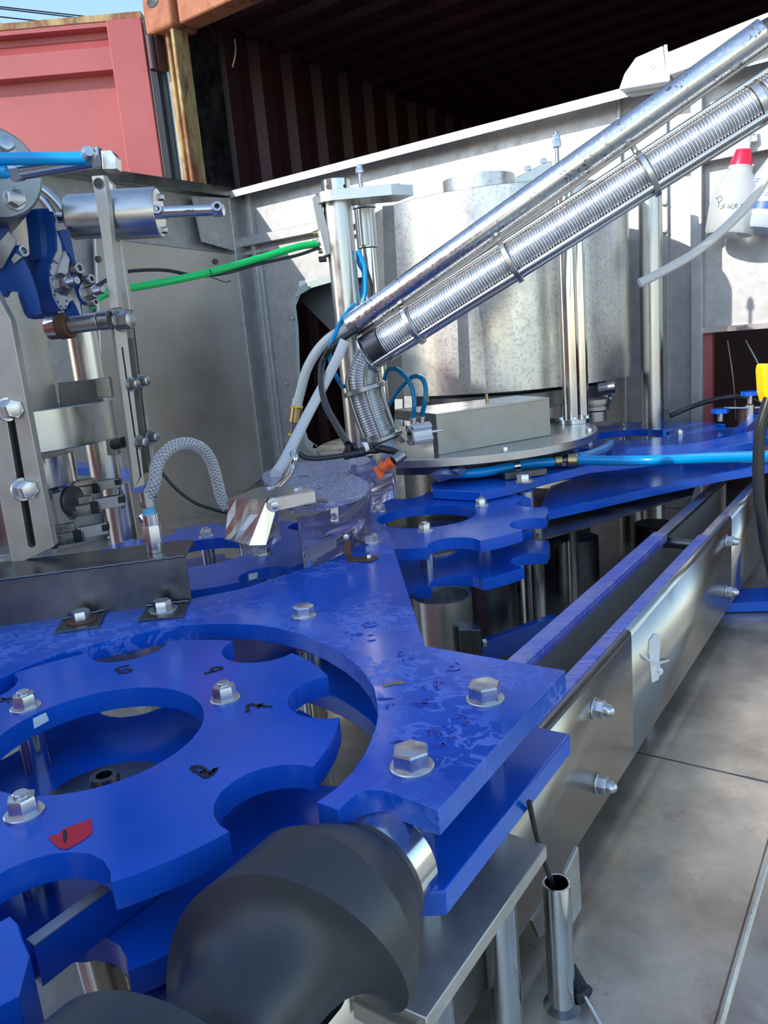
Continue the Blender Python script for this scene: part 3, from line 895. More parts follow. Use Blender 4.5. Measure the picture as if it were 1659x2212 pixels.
# base plate and legs
z = 1.049
bm = NB(); prism(bm, [uvz(.642, .292, z), uvz(.642, .40, z), uvz(.40, .40, z), uvz(.405, .292, z)], Z * -.016)
bp = finish('base_bar', bm, rough_steel, g, bevel=.001)
for (x, y, af), w_ in zip(list(bolts.values())[:2], (.020, .020)):
    p = at(x, y, ZS)
    q = p + U * .02
    bm = NB(); cyl(bm, (p.x, p.y, TZ), (p.x, p.y, 1.033), .0195, seg=32)
    finish('leg', bm, polished, g)
for (x, y, af) in list(bolts.values())[2:]:
    p = at(x, y, ZS); bm = NB(); cyl(bm, (p.x, p.y, TZ), (p.x, p.y, 1.049), .0175, seg=28); finish('leg', bm, brushed, g)
# standoff in the open arc and clamp bracket on the edge
t = thing('shield_foot_bracket', 'small rusty angle bracket bolted on the blue plate below the purple shield', 'bracket', at(780, 1208, ZS))
bm = NB()
prism(bm, [at(747, 1198, ZS + .0004), at(752, 1214, ZS + .0004), at(800, 1214, ZS + .0004), at(818, 1206, ZS + .0004), at(806, 1203, ZS + .0004), at(762, 1207, ZS + .0004), at(757, 1197, ZS + .0004)], Z * .003)
finish('foot', bm, rust_w, t, smooth=0, bevel=.0005)
fastener('bolt', t, at(797, 1205, ZS + .0034), Z, .010, bolt_m, h=.006)
p = at(752, 1200, ZS + .002)
bm = NB(); boxm(bm, p + Z * .020, (.012, 0, 0), (0, .003, 0), (0, 0, .042)); finish('upright', bm, rust_w, t, smooth=0, bevel=.0005)
fastener('bolt', t, p + Z * .036 + Vector((0, -.003, 0)), (0, -1, 0), .010, bolt_m, h=.006)

# ---- long guide plates at the right
r = thing('discharge_guide_plate', 'blue plastic double guide plate running under the blue hose to the right edge', 'guide plate', at(1300, 1010, ZL))
o2 = [(935, 1057), (1038, 1062), (1100, 1050), (1180, 1027), (1273, 1004), (1380, 992), (1481, 980), (1632, 953), (1659, 944), (1760, 925), (1760, 905), (1659, 924), (1632, 929), (1565, 944), (1496, 958), (1415, 963), (1330, 968), (1180, 985), (1000, 1010), (930, 1045)]
bm = NB(); prism(bm, [at(x, y, ZS) for x, y in o2], Z * -TH); finish('upper_plate', bm, blue, r, bevel=.002)
o3 = [(1160, 1110), (1180, 1104), (1290, 1080), (1400, 1055), (1488, 1037), (1560, 1022), (1632, 1010), (1659, 1004), (1780, 980), (1780, 955), (1659, 975), (1560, 990), (1420, 1005), (1280, 1020), (1190, 1050)]
bm = NB(); prism(bm, [at(x, y, ZL) for x, y in o3], Z * -TH); finish('lower_plate', bm, blue, r, bevel=.002)
fastener('bolt', r, at(1132, 1040, ZS), Z, .030, bolt_m, washer=.024, h=.016)
bm = NB(); p = at(1132, 1040, ZS); cyl(bm, (p.x, p.y, ZL), (p.x, p.y, ZS - TH), .022, seg=24); finish('spacer', bm, brushed, r)
bm = NB(); cyl(bm, (p.x, p.y, TZ), (p.x, p.y, ZL - TH - .001), .022, seg=24); finish('leg', bm, brushed, r)
bm = NB(); prism(bm, [at(x, y, 1.085) for x, y in ((1165, 1166), (1300, 1128), (1400, 1096), (1495, 1070), (1505, 1040), (1380, 1062), (1160, 1120))], Z * -.004)
finish('drip_plate', bm, dark_steel, r, smooth=0)
bm = NB(); prism(bm, [at(x, y, ZS + .0) for x, y in ((1586, 925), (1612, 925), (1690, 850), (1690, 835))], Z * -.1)
o = finish('riser_guide', bm, blue, r, bevel=.002)
# ================================================================ conveyor
VP = .3664
cv = thing('bottle_conveyor', 'long stainless steel bottle conveyor with two blue wear strips, receding to the right', 'conveyor', uvz(1.2, .44, TZ))
def side_panel(u0, u1, label=None):
    bm = NB()
    prof = [(VP, .852), (VP, 1.066)]
    for i in range(7):
        t = math.pi * i / 6 * .85
        prof.append((VP + .007 - .007 * math.cos(t), 1.066 + .011 * math.sin(t)))
    vs = [(bm.verts.new(uvz(u0, v, z)), bm.verts.new(uvz(u1, v, z))) for v, z in prof]
    for i in range(len(vs) - 1): bm.faces.new((vs[i][0], vs[i][1], vs[i + 1][1], vs[i + 1][0]))
    o = finish('side_panel', bm, panel_m, cv, smooth=50)
    s = o.modifiers.new('thickness', 'SOLIDIFY'); s.thickness = .0025; s.offset = 0
    return o
for a, b in ((.10, 1.1668), (1.1682, 1.9648), (1.9662, 2.46)): side_panel(a, b)
for uu in (1.1675, 1.9655):
    bm = NB(); boxm(bm, uvz(uu, VP + .003, .958), U * .0018, V * .002, Z * .212); finish('joint_gap', bm, seam_m, cv, smooth=0)
# rails
for (va, vb, nm) in ((.376, .398, 'wear_strip'), (.466, .496, 'wear_strip')):
    bm = NB(); boxm(bm, uvz((.15 + 1.765) / 2, (va + vb) / 2, 1.075), U * 1.615, V * (vb - va), Z * .010)
    boxm(bm, uvz((.15 + 1.765) / 2, (va if va > .45 else vb - .002) + .001, 1.066), U * 1.615, V * .003, Z * .014)
    finish(nm, bm, rail_m, cv, smooth=0, bevel=.0015)
    bm = NB(); boxm(bm, uvz(1.3, (va + vb) / 2, 1.066), U * 2.4, V * (vb - va - .006), Z * .006); finish('rail_bar', bm, dull, cv, smooth=0)
    bm = NB(); boxm(bm, uvz(2.13, (va + vb) / 2, 1.073), U * .72, V * (vb - va - .004), Z * .006); finish('bare_rail', bm, brushed, cv, smooth=0, bevel=.001)
bm = NB(); boxm(bm, uvz(1.3, .484, .955), U * 2.4, V * .003, Z * .21); finish('far_side_panel', bm, trough_m, cv, smooth=0)
bm = NB(); boxm(bm, uvz(1.3, .430, .860), U * 2.4, V * .105, Z * .003); finish('trough_floor', bm, trough_m, cv, smooth=0)
bm = NB(); boxm(bm, uvz(1.3, .475, .94), U * 2.4, V * .016, Z * .003); finish('trough_ledge', bm, rough_steel, cv, smooth=0)
for uu in (.70, 1.80):
    bm = NB(); cyl(bm, uvz(uu, .372, 1.045), uvz(uu, .482, 1.045), .012, seg=20); finish('cross_tube', bm, dark_steel, cv)
for (u_, z_) in ((.987, 1.025), (.990, .9015), (1.902, 1.031), (1.9014, .905)):
    fastener('acorn', cv, uvz(u_, VP - .0015, z_), -V, .023, bolt_m, h=.014, washer=.0155, rot=.3)
for uu in (1.35, 2.2, .55):
    bm = NB(); boxm(bm, uvz(uu, .43, (TZ + .85) / 2), U * .05, V * .08, Z * (.85 - TZ)); finish('foot', bm, dull, cv, smooth=0)

cm = thing('cable_mount', 'white plastic cable tie mount stuck on the conveyor side', 'cable mount', onV(1412, 1475, VP - .003))
bm = NB()
prism(bm, [onV(x, y, VP - .002) for x, y in ((1402, 1383), (1412, 1368), (1422, 1368), (1424, 1390), (1422, 1420), (1424, 1450), (1420, 1468), (1407, 1474), (1404, 1440), (1400, 1410))], V * -.002)
finish('adhesive_base', bm, white_p, cm, smooth=0)
bm = NB(); p = onV(1416, 1425, VP - .006); boxm(bm, p, U * .014, V * .008, Z * .012); lathe(bm, [(.003, -.004), (.007, -.004), (.007, .004), (.003, .004)], onV(1423, 1450, VP - .008), U, 14)
finish('saddle', bm, white_p, cm, bevel=.001)
bm = NB(); tube(bm, spline([onV(1390, 1416, VP - .008), onV(1405, 1428, VP - .014), onV(1425, 1432, VP - .012), onV(1445, 1426, VP - .006)], 5), .0018, 6); finish('tie_tail', bm, white_p, cm)

# ---- black feed screw
sc = thing('feed_screw', 'large black plastic feed screw lying in the foreground', 'screw', uvz(.25, .352, 1.03))
AX0 = uvz(.43, .351, 1.136); ADIR = -U
RS, CORE, PP, S0 = .079, .041, .150, .035
x_, y_, a_ = frame(ADIR)
bm = NB(); cols = []
NT, NQ = 120, 300
Q0, Q1 = -.12, .52
for k in range(NT + 1):
    th = -math.pi / 2 + 2 * math.pi * k / NT
    col_ = []
    for i in range(NQ + 1):
        q = Q0 + (Q1 - Q0) * i / NQ
        s = q + PP * th / (2 * math.pi)
        ph = (q - S0) / PP
        cone = .049 + .030 * min(1, max(0, (s - .006) / .050)) ** .8
        if ph < 0: r_ = cone
        else:
            f = ph % 1.0
            if f < .27: r_ = RS
            else:
                g_ = (f - .27) / .73 * 2 - 1
                r_ = RS - (RS - CORE) * math.sqrt(max(0, 1 - abs(g_) ** 2.7))
            if ph < .24: r_ = min(r_, max(cone, RS * .97)) if s > .05 else cone
        s = max(0, s)
        col_.append(bm.verts.new(AX0 + a_ * s + (x_ * math.cos(th) + y_ * math.sin(th)) * (r_ if s > 0 else .049)))
    cols.append(col_)
for k in range(NT):
    for i in range(NQ):
        try: bm.faces.new((cols[k][i], cols[k][i + 1], cols[k + 1][i + 1], cols[k + 1][i]))
        except ValueError: pass
bmesh.ops.remove_doubles(bm, verts=bm.verts[:], dist=.00002)
bmesh.ops.dissolve_degenerate(bm, dist=.00002, edges=bm.edges[:])
finish('screw_body', bm, worm_m, sc, smooth=30)
bm = NB(); cyl(bm, AX0 - a_ * .0005, AX0 + a_ * .004, .0488, seg=64); finish('end_face', bm, worm_m, sc)
bm = NB(); lathe(bm, [(0, -.034), (.041, -.034), (.0435, -.031), (.0435, .0), (0, 0)], AX0, a_, 48, close=False)
finish('end_cap', bm, polished, sc, smooth=30)
bm = NB(); cyl(bm, AX0 - a_ * .06, AX0 - a_ * .034, .012, seg=20); finish('shaft_end', bm, brushed, sc)
bm = NB(); boxm(bm, at(862, 2165, 1.03), U * .05, V * .06, Z * .018); o = finish('support_arm', bm, rough_steel, sc, smooth=0, bevel=.001)
bm = NB(); cyl(bm, at(862, 2165, 1.03) - Z * (1.03 - TZ), at(862, 2165, 1.03) - Z * .009, .012, seg=16); finish('support_post', bm, brushed, sc)

# ---- infeed guide at lower left
ig = thing('infeed_guide', 'thick blue plastic infeed guide wall at the lower left with a pale top edge', 'guide', at(100, 2150, 1.05))
zt_ = 1.160
A = [at(345, 1822, zt_), at(350, 1842, zt_), at(74, 2046, zt_), at(58, 2032, zt_)]
bm = NB(); prism(bm, A, Z * -.034); finish('guide_bar', bm, blue, ig, smooth=0)
bm = NB(); prism(bm, [p + Z * .0004 for p in A], Z * .0012); finish('sky_sheen_strip', bm, rough_steel, ig, smooth=0)  # pale strip stands in for the sky reflected on the blue top
B = [at(-160, 2080, 1.185), at(22, 1977, 1.185), at(40, 1996, 1.185), at(50, 2030, 1.185), at(64, 2060, 1.185), at(40, 2150, 1.185), at(-160, 2250, 1.185)]
bm = NB(); prism(bm, B, Z * -.13); finish('end_block', bm, blue, ig, smooth=0, bevel=.001)
bs = thing('bottle_stop_tube', 'short pale steel tube standing between the lower blue plates at lower left', 'tube', at(205, 2110, 1.02))
bm = NB(); p = at(205, 2075, 1.07); p = at(208, 2046, 1.085); lathe(bm, [(.016, -.20), (.018, -.20), (.018, 0), (.016, 0)], p, (-.12, .10, 1), 32); finish('tube_wall', bm, polished, bs)
# outer rim of the lower blue plate beside the screw
lo = thing('lower_guide_plate', 'lower blue guide plate between the near star wheel and the black screw', 'guide plate', at(450, 1950, 1.09))
bm = NB(); q = [(690, 1690), (600, 1720), (480, 1800), (360, 1870), (290, 1905), (258, 1990), (262, 2062), (375, 2005), (600, 1960), (760, 1900), (760, 1750)]
prism(bm, [at(x, y, 1.092) for x, y in q], Z * -TH); finish('plate', bm, blue, lo, bevel=.0015)

# ---- tube stand on the bed
tb = thing('sensor_stand', 'polished open steel tube standing on the bed beside the conveyor', 'tube', (.154, .743, TZ))
bm = NB(); lathe(bm, [(.0128, 0), (.0155, 0), (.0155, .163), (.0128, .163)], (.154, .743, TZ), seg=40); finish('tube', bm, polished, tb, bevel=.0004)
bm = NB(); lathe(bm, [(.0155, 0), (.0215, 0), (.0175, .004), (.0155, .006)], (.154, .743, TZ), seg=32); finish('weld_bead', bm, dark_steel, tb)
p = Vector((.154, .743, TZ + .163))
o = wire('black_cable', [at(1143, 1733, 1.12), at(1155, 1790, 1.06), at(1172, 1850, 1.02), at(1186, 1890, .985), Vector((.150, .745, .955)), Vector((.153, .743, .87)), Vector((.153, .743, .81))], .0028, black, None, 8)
tag(o, 'black cable dropping from under the blue plate into the open tube', 'cable')
pr_ = thing('inductive_probe', 'black cable end with a thin wire on the bed at the foot of the tube', 'sensor', at(1255, 2150, TZ))
bm = NB(); cyl(bm, at(1232, 2085, TZ + .03), at(1258, 2145, TZ + .012), .006, .010, seg=18); cyl(bm, at(1258, 2145, TZ + .012), at(1264, 2152, TZ + .011), .012, seg=18); finish('boot', bm, black, pr_)
wire('wire', [at(1262, 2150, TZ + .010), at(1285, 2190, TZ + .004), at(1310, 2240, TZ + .003), at(1330, 2300, TZ + .003)], .0018, white_p, pr_, 6)
sb = thing('support_block', 'small upright steel plate under the conveyor behind the open tube', 'plate', onV(1235, 2000, .335))
bm = NB(); prism(bm, [onV(1222, 1887, .335), onV(1250, 1828, .335), onV(1257, 1962, .335), onV(1229, 2012, .335)], V * .006)
finish('plate', bm, rough_steel, sb, smooth=0, bevel=.001)
bm = NB(); prism(bm, [onV(1150, 1990, .34), onV(1222, 1880, .34), onV(1226, 1990, .34), onV(1165, 2025, .34)], V * .004); finish('web', bm, dull, sb, smooth=0)
o = finish('blue_stop_bar', (lambda b: (prism(b, [at(x, y, TZ + .03) for x, y in ((1588, 1272), (1800, 1262), (1800, 1295), (1560, 1302))], Z * -.028), b)[1])(NB()), blue, None, bevel=.002)
tag(o, 'blue plastic bar lying on the bed at the right edge under the conveyor', 'bar')
# ================================================================ steel spray guard on the plate (left)
gd = thing('spray_guard', 'dark unpolished folded steel guard box standing on the blue plate at the left', 'guard', at(200, 1325, ZS))
zg = 1.262
F0, F1 = at(-200, 1378, ZS), at(415, 1300, ZS)          # foot of the front face
T1 = Vector((F1.x, F1.y, 0)) + Z * zat(F1, 1205); 
T0 = Vector((F0.x, F0.y, 0)) + Z * (T1.z - .004)
back = (T1 - T0).normalized().cross(Z) * -1
B1 = at(418, 1168, T1.z); B0 = at(-220, 1245, T1.z)
bm = NB(); th_ = .003
prism(bm, [F0, F1, T1, T0], back * th_); finish('front_sheet', bm, guard_m, gd, smooth=0)
bm = NB(); prism(bm, [T0, T1, B1, B0], Z * .003); finish('top_sheet', bm, guard_m, gd, smooth=0)
n_ = (B1 - T1).normalized()
bm = NB(); prism(bm, [T0.lerp(B0, 1), T1.lerp(B1, 1), T1.lerp(B1, 1) - Z * .012, T0.lerp(B0, 1) - Z * .012], back * -th_); finish('rear_sheet', bm, guard_m, gd, smooth=0)
bm = NB(); wv_ = [T0.lerp(T1, k / 40) + Z * (.003 + .0006 * math.sin(k * 3.1)) for k in range(41)]; tube(bm, wv_, .0022, 6); finish('weld_seam', bm, dark_steel, gd)
for tabpx, bx, rot, wm in ((((117, 1366), (135, 1337), (230, 1317), (215, 1352)), (176, 1340), .3, rust_w), (((298, 1340), (318, 1308), (408, 1298), (397, 1330)), (352, 1318), .1, brushed)):
    bm = NB(); prism(bm, [at(x, y, ZS + .003) for x, y in tabpx], Z * -.0029)
    finish('weld_tab', bm, guard_m, gd, smooth=0, bevel=.0005)
    fastener('bolt', gd, at(*bx, ZS + .003), Z, .024, bolt_m, washer=.022, rot=rot, h=.013, wmat=wm)
    a, b = at(*tabpx[1], ZS + .004), at(*tabpx[2], ZS + .004)
    bm = NB(); tube(bm, [a.lerp(b, k / 12) + Z * .0005 * math.sin(k * 4) for k in range(13)], .0022, 6); finish('weld_bead', bm, dark_steel, gd)

# valve fitting with braided hose
fx = at(336, 1192, T1.z + .003)
vf = thing('spray_valve', 'shiny steel angle valve screwed upright into the dark guard box', 'valve', fx)
k_ = (fx - EYE).dot(CF) / FPX        # metres per pixel here
def fz(py): return zat(fx, py)
zz = [fx.z, fz(1170), fz(1133), fz(1110), fz(1095), fz(1080), fz(1065)]
bm = NB(); lathe(bm, [(0, 0), (17.5 * k_, 0), (17.5 * k_, zz[1] - fx.z), (0, zz[1] - fx.z)], fx, seg=32, close=False); finish('threaded_foot', bm, polished, vf, bevel=.0005)
bm = NB(); hexa(bm, (fx.x, fx.y, zz[1]), Z, 36 * k_, zz[2] - zz[1]); o = finish('hex_body', bm, bolt_m, vf, smooth=25)
bm = NB(); lathe(bm, [(0, 0), (17 * k_, 0), (17 * k_, zz[3] - zz[2]), (0, zz[3] - zz[2])], (fx.x, fx.y, zz[2]), seg=32, close=False); finish('collar', bm, polished, vf, bevel=.0005)
bm = NB(); lathe(bm, [(0, 0), (13 * k_, 0)] + [((13.3 if i % 2 else 12.3) * k_, (zz[4] - zz[3]) * i / 7) for i in range(1, 8)] + [(0, zz[4] - zz[3])], (fx.x, fx.y, zz[3]), seg=24, close=False); finish('taped_thread', bm, mat('blue_thread_tape', (.12, .42, .62), .5), vf)
bm = NB(); hexa(bm, (fx.x, fx.y, zz[4]), Z, 28 * k_, zz[5] - zz[4]); finish('hex_nut', bm, bolt_dark, vf, smooth=25)
pA = Vector((fx.x, fx.y, fz(1140))); q = atY(303, 1112, fx.y); 
bm = NB(); cyl(bm, pA, pA.lerp(q, .75), 9 * k_, seg=24); cyl(bm, pA.lerp(q, .62), q, 11.5 * k_, seg=24); finish('angled_branch', bm, polished, vf, bevel=.0005)
hz = [Vector((fx.x, fx.y, zz[5]))] + [atY(x, y, yy) for x, y, yy in ((334, 1040, fx.y), (338, 1010, fx.y + .01), (352, 983, fx.y + .02), (377, 963, fx.y + .04), (408, 958, fx.y + .06), (437, 970, fx.y + .08), (456, 996, fx.y + .1), (468, 1035, fx.y + .11), (478, 1075, fx.y + .12), (492, 1098, fx.y + .12))]
bh = thing('braided_hose', 'clear braided hose arching from the valve on the guard to the bent metal bracket', 'hose', hz[0])
HP = spline(hz, 8)
bm = NB(); tube(bm, HP, 12.5 * k_, 16); finish('hose_wall', bm, braid_m, bh)
# braid threads: two families of helices
bm = NB()
tans = []; n = len(HP)
x0, y0, a0 = frame(HP[1] - HP[0]); frs = []
for i in range(n):
    t = (HP[min(i + 1, n - 1)] - HP[max(i - 1, 0)]).normalized()
    if i: qd = frs[-1][2].rotation_difference(t); x0 = qd @ x0; y0 = qd @ y0
    frs.append((x0.copy(), y0.copy(), t))
L_ = [0]
for i in range(1, n): L_.append(L_[-1] + (HP[i] - HP[i - 1]).length)
def onhose(s, th, r):
    for i in range(1, n):
        if L_[i] >= s or i == n - 1:
            f = (s - L_[i - 1]) / max(1e-6, L_[i] - L_[i - 1]); f = min(max(f, 0), 1)
            p = HP[i - 1].lerp(HP[i], f); X = frs[i - 1][0].lerp(frs[i][0], f); Y = frs[i - 1][1].lerp(frs[i][1], f)
            return p + (X * math.cos(th) + Y * math.sin(th)) * r
for d_ in (-1, 1):
    for s0 in range(6):
        turns = L_[-1] / .040
        P = [onhose(L_[-1] * k / 150, d_ * 2 * math.pi * (turns * k / 150) + s0 * math.pi / 3, 12.7 * k_) for k in range(151)]
        tube(bm, P, .0006, 4, caps=False)
finish('braid', bm, thread_m, bh, kind='stuff')
bm = NB(); lathe(bm, [(12 * k_, -.009), (14.5 * k_, -.009), (14.5 * k_, .006), (12 * k_, .006)], Vector((fx.x, fx.y, fz(1071))), seg=28); hexa(bm, Vector((fx.x + 15 * k_, fx.y, fz(1071))), (1, 0, .2), 13 * k_, 6 * k_)
finish('hose_clamp', bm, bolt_dark, bh)

# ================================================================ purple polycarbonate shield
sh = thing('splash_shield', 'purple tinted clear plastic shield with a dimpled top lid over the star wheels', 'shield', at(700, 1200, ZS))
YB = 1.36
def strip(pxtop, pxbot, z0, name, th_=.004):
    # curved wall: bottom points on plane z0, tops straight above them
    P0 = spline([at(x, y, z0) for x, y in pxbot], 5)
    H = spline([Vector((0, 0, zat(at(x, y, z0), yt))) for (x, y), yt in zip(pxbot, pxtop)], 5)
    P1 = [Vector((p.x, p.y, h.z)) for p, h in zip(P0, H)]
    bm = NB(); vs = [(bm.verts.new(a), bm.verts.new(b)) for a, b in zip(P0, P1)]
    for i in range(len(vs) - 1): bm.faces.new((vs[i][0], vs[i + 1][0], vs[i + 1][1], vs[i][1]))
    o = finish(name, bm, purple, sh, smooth=60); s = o.modifiers.new('t', 'SOLIDIFY'); s.thickness = th_; s.offset = 0
    return o
front = strip([1118, 1112, 1098, 1075, 1045, 1020], [(655, 1228), (690, 1218), (735, 1198), (775, 1175), (800, 1150), (806, 1120)], ZS + .001, 'front_wall')
strip([1095, 1090, 1080], [(520, 1200), (560, 1190), (605, 1165)], ZS + .008, 'left_wall')
strip([1005, 992, 975], [(770, 1110), (815, 1090), (858, 1072)], ZS + .02, 'rear_wall')
zt2 = 1.306
lid = [(577, 1042), (566, 1030), (572, 1020), (600, 1008), (640, 1000), (690, 996), (735, 992), (775, 985), (800, 990), (786, 1005), (760, 1012), (750, 1018), (770, 1028), (788, 1036), (797, 1046), (796, 1056), (780, 1068), (755, 1078), (720, 1086), (690, 1085), (650, 1083), (610, 1070)]
bm = NB(); prism(bm, spline([at(x, y, zt2) for x, y in lid], 3)[:-1] + [at(*lid[-1], zt2)], Z * -.008)
lidO = finish('dimpled_lid', bm, bubble, sh, bevel=.001)
bm = NB(); P = [at(x, y, zt2 - .004) for x, y in ((600, 1095), (640, 1104), (690, 1100), (730, 1090), (770, 1076), (797, 1058), (803, 1045))]
tube(bm, spline(P, 5), .004, 8); finish('lid_rim', bm, purple, sh)
for pxs in (((745, 1022), (758, 1025), (775, 1021)), ((646, 1031), (657, 1028), (668, 1030)), ((683, 1057), (695, 1056)), ((608, 1047), (617, 1044))):
    mark('slot_clip', pxs, sh, lidO, .006, dark_steel)
# hanging lid clip
c0 = at(700, 1083, zt2 + .001); c1 = at(716, 1083, zt2 + .001)
bm = NB(); 
pA = at(686, 1080, zt2 + .002); pB = at(712, 1082, zt2 + .002); pC = atY(722, 1092, pB.y - .006); pD = atY(723, 1127, pB.y - .01)
side = (Vector((.3, 1, 0))).normalized()
for a, b in ((pA, pB), (pB, pC), (pC, pD)):
    bar(bm, a, b, CA if a is not pA else side, .013, .002)
finish('lid_clip', bm, dull, sh, smooth=0)
fastener('socket', sh, pC.lerp(pD, .65) - side * .002, -side, .008, bolt_m, h=.003)
for px, py, af in ((757, 1162, .012),):
    fastener('bolt', sh, onp(px, py, side, at(775, 1175, ZS).dot(side) - .004), -side, af, bolt_m, h=.007)
for px, py in ((752, 1116), (757, 1146)):
    bm = NB(); p = onp(px, py, side, at(775, 1175, ZS).dot(side) - .004); cyl(bm, p, p - side * .001, .003, seg=14); finish('drill_hole', bm, black, sh)
# support bracket behind
# extra bolt seen beneath the shield
fb = fastener('bolt', g, at(568, 1198, ZS), Z, .026, bolt_m, h=.013, washer=.019, rot=.2)

# ---- bent sheet bracket with bolts
bb = thing('bent_bracket', 'crumpled bright sheet metal bracket hanging over the front of the purple shield', 'bracket', at(600, 1060, 1.3))
YK = at(640, 1085, zt2).y
z5 = zt2 + .024
Tq = [at(x, y, z5) for x, y in ((496, 1077), (560, 1052), (645, 1051), (680, 1060), (572, 1078))]
bm = NB(); prism(bm, Tq, Z * -.0015); finish('top_flap', bm, foil, bb, smooth=0)
def yq(x, y, dy=0): return atY(x, y, YK + dy)
A = [at(572, 1078, z5), at(680, 1060, z5)]
l0 = Vector((A[0].x, A[0].y, zat(A[0], 1108))); l1 = Vector((A[1].x, A[1].y, zat(A[1], 1086)))
bm = NB(); prism(bm, [A[0], A[1], l1, l0], Vector((0, .0015, 0))); finish('side_lip', bm, foil, bb, smooth=0, bevel=.0004)
# drooping tongue, creased
E_ = at(496, 1077, z5); ye = A[0].y
d0 = [E_, A[0]]
rows = []
for k, (xa, ya, xb, yb) in enumerate(((496, 1077, 572, 1078), (493, 1110, 575, 1112), (489, 1145, 560, 1146), (486, 1165, 540, 1178))):
    r_ = []
    for i in range(6):
        f = i / 5
        yy = E_.y + (A[0].y - E_.y) * f - .004 * k + (.0022 * math.sin(i * 2.3 + k * 1.9) if k else 0)
        r_.append(atY(xa + (xb - xa) * f, ya + (yb - ya) * f, yy))
    rows.append(r_)
bm = NB(); vs = [[bm.verts.new(p) for p in r_] for r_ in rows]
for k in range(3):
    for i in range(5):
        bm.faces.new((vs[k][i], vs[k][i + 1], vs[k + 1][i])); bm.faces.new((vs[k][i + 1], vs[k + 1][i + 1], vs[k + 1][i]))
o = finish('creased_tongue', bm, foil, bb, smooth=0); s = o.modifiers.new('t', 'SOLIDIFY'); s.thickness = .0015
bm = NB(); prism(bm, [atY(574, 1085, A[0].y - .004), atY(594, 1108, A[0].y - .001), atY(575, 1177, A[0].y - .016), atY(538, 1178, A[0].y - .018)], Vector((0, .0015, 0))); finish('bright_flank', bm, foil, bb, smooth=0)
for x, y in ((584, 1054), (643, 1057)):
    bm = NB(); lathe(bm, [(0, 0), (.0085, 0), (.007, .003), (0, .0045)], at(x, y, z5), seg=20, close=False); finish('pan_screw', bm, bolt_m, bb)
fastener('bolt', bb, onp(592, 1090, Vector((0, 1, 0)), A[0].y - .002), (.3, -1, 0), .014, bolt_m, h=.009, washer=.012)
# ================================================================ filler: base plate, tank, columns
ZF = 1.27; CFI = (.23, 2.30); RF = .415
fb_ = thing('filler_base_plate', 'round thick steel base plate under the tank', 'plate', (CFI[0], CFI[1], ZF - .03))
bm = NB(); lathe(bm, [(0, -.022), (RF, -.022), (RF, 0), (0, 0)], (CFI[0], CFI[1], ZF), seg=96, close=False)
finish('disc', bm, brushed, fb_, bevel=.0015, seg=2)
bm = NB(); lathe(bm, [(0, -.050), (RF - .06, -.050), (RF - .055, -.0225), (0, -.0225)], (CFI[0], CFI[1], ZF), seg=96, close=False); finish('lower_ring', bm, dark_steel, fb_)
bm = NB(); lathe(bm, [(.10, -.47), (.16, -.47), (.16, -.045), (.10, -.045)], (CFI[0], CFI[1], ZF), seg=48); finish('pedestal', bm, dull, fb_)
for x, y in ((1091, 973), (1272, 932)):
    fastener('bolt', fb_, at(x, y, ZF), Z, .017, bolt_m, h=.010)
# tank
tk = thing('filler_tank', 'big cylindrical stainless steel tank with spotted patina behind the sloping chute', 'tank', (.441, 2.6, 1.39))
CT = atY(1090, 830, 2.90); RT = .452; CV = atY(1100, 850, 2.74)
zb = atY(1100, 846, 2.448).z; ztp = atY(1100, 396, 2.448).z
bm = NB(); lathe(bm, [(0, zb + .01), (RT - .004, zb + .01), (RT - .004, zb), (RT, zb), (RT, ztp), (RT - .004, ztp + .002), (0, ztp + .002)], (CT.x, CT.y, 0), seg=128, close=False)
tkb = finish('shell', bm, drum_m, tk, smooth=40)
pc = atY(1034, 400, 2.70)
bm = NB(); lathe(bm, [(.110, ztp - .01), (.118, ztp - .01), (.118, atY(1034, 372, 2.59).z), (.110, atY(1034, 372, 2.59).z)], (pc.x, pc.y, 0), seg=64)
finish('top_ring', bm, drum_m, tk)
bm = NB(); prism(bm, [atY(x, y, 2.80) for x, y in ((1112, 384), (1185, 348), (1193, 349), (1193, 400), (1108, 398))], Vector((0, .25, 0))); finish('cross_beam', bm, brushed, tk, smooth=0, bevel=.002)
for x, y in ((1174, 352), (1140, 368)): fastener('bolt', tk, atY(x, y, 2.85), Z, .022, bolt_m)
# clamps and valves under the tank
gb = thing('dark_fill_housing', 'big dark steel machine housing added to darken the space under the round base plate', 'housing', at(1100, 1250, TZ))
bm = NB(); boxm(bm, (.26, 2.62, (TZ + 1.0) / 2), U * .55, V * .75, Z * (1.0 - TZ)); finish('housing_body', bm, dark_steel, gb, smooth=0, bevel=.01)  # dark casing, added large to darken the bright gaps under the wheels
bm = NB(); lathe(bm, [(0, 0), (.36, 0), (.36, .02), (.33, .03), (.33, .08), (0, .08)], (.17, 2.22, .98), seg=64, close=False); finish('dark_fill_disc', bm, dark_steel, gb)  # dark disc widened to hide the bright tray behind the wheel hub
um = thing('valve_ring', 'dark steel clamps and rollers under the tank at its right side', 'valve ring', (CV.x, CV.y, zb - .1))
bm = NB(); lathe(bm, [(.22, -.01), (.33, -.01), (.33, -.055), (.22, -.055)], (CV.x, CV.y, zb), seg=64); finish('ring', bm, dark_steel, um, bevel=.002)
bm = NB(); lathe(bm, [(0, -.06), (.20, -.06), (.20, -.005), (0, -.005)], (CV.x, CV.y, zb), seg=48, close=False); finish('core', bm, dark_steel, um)
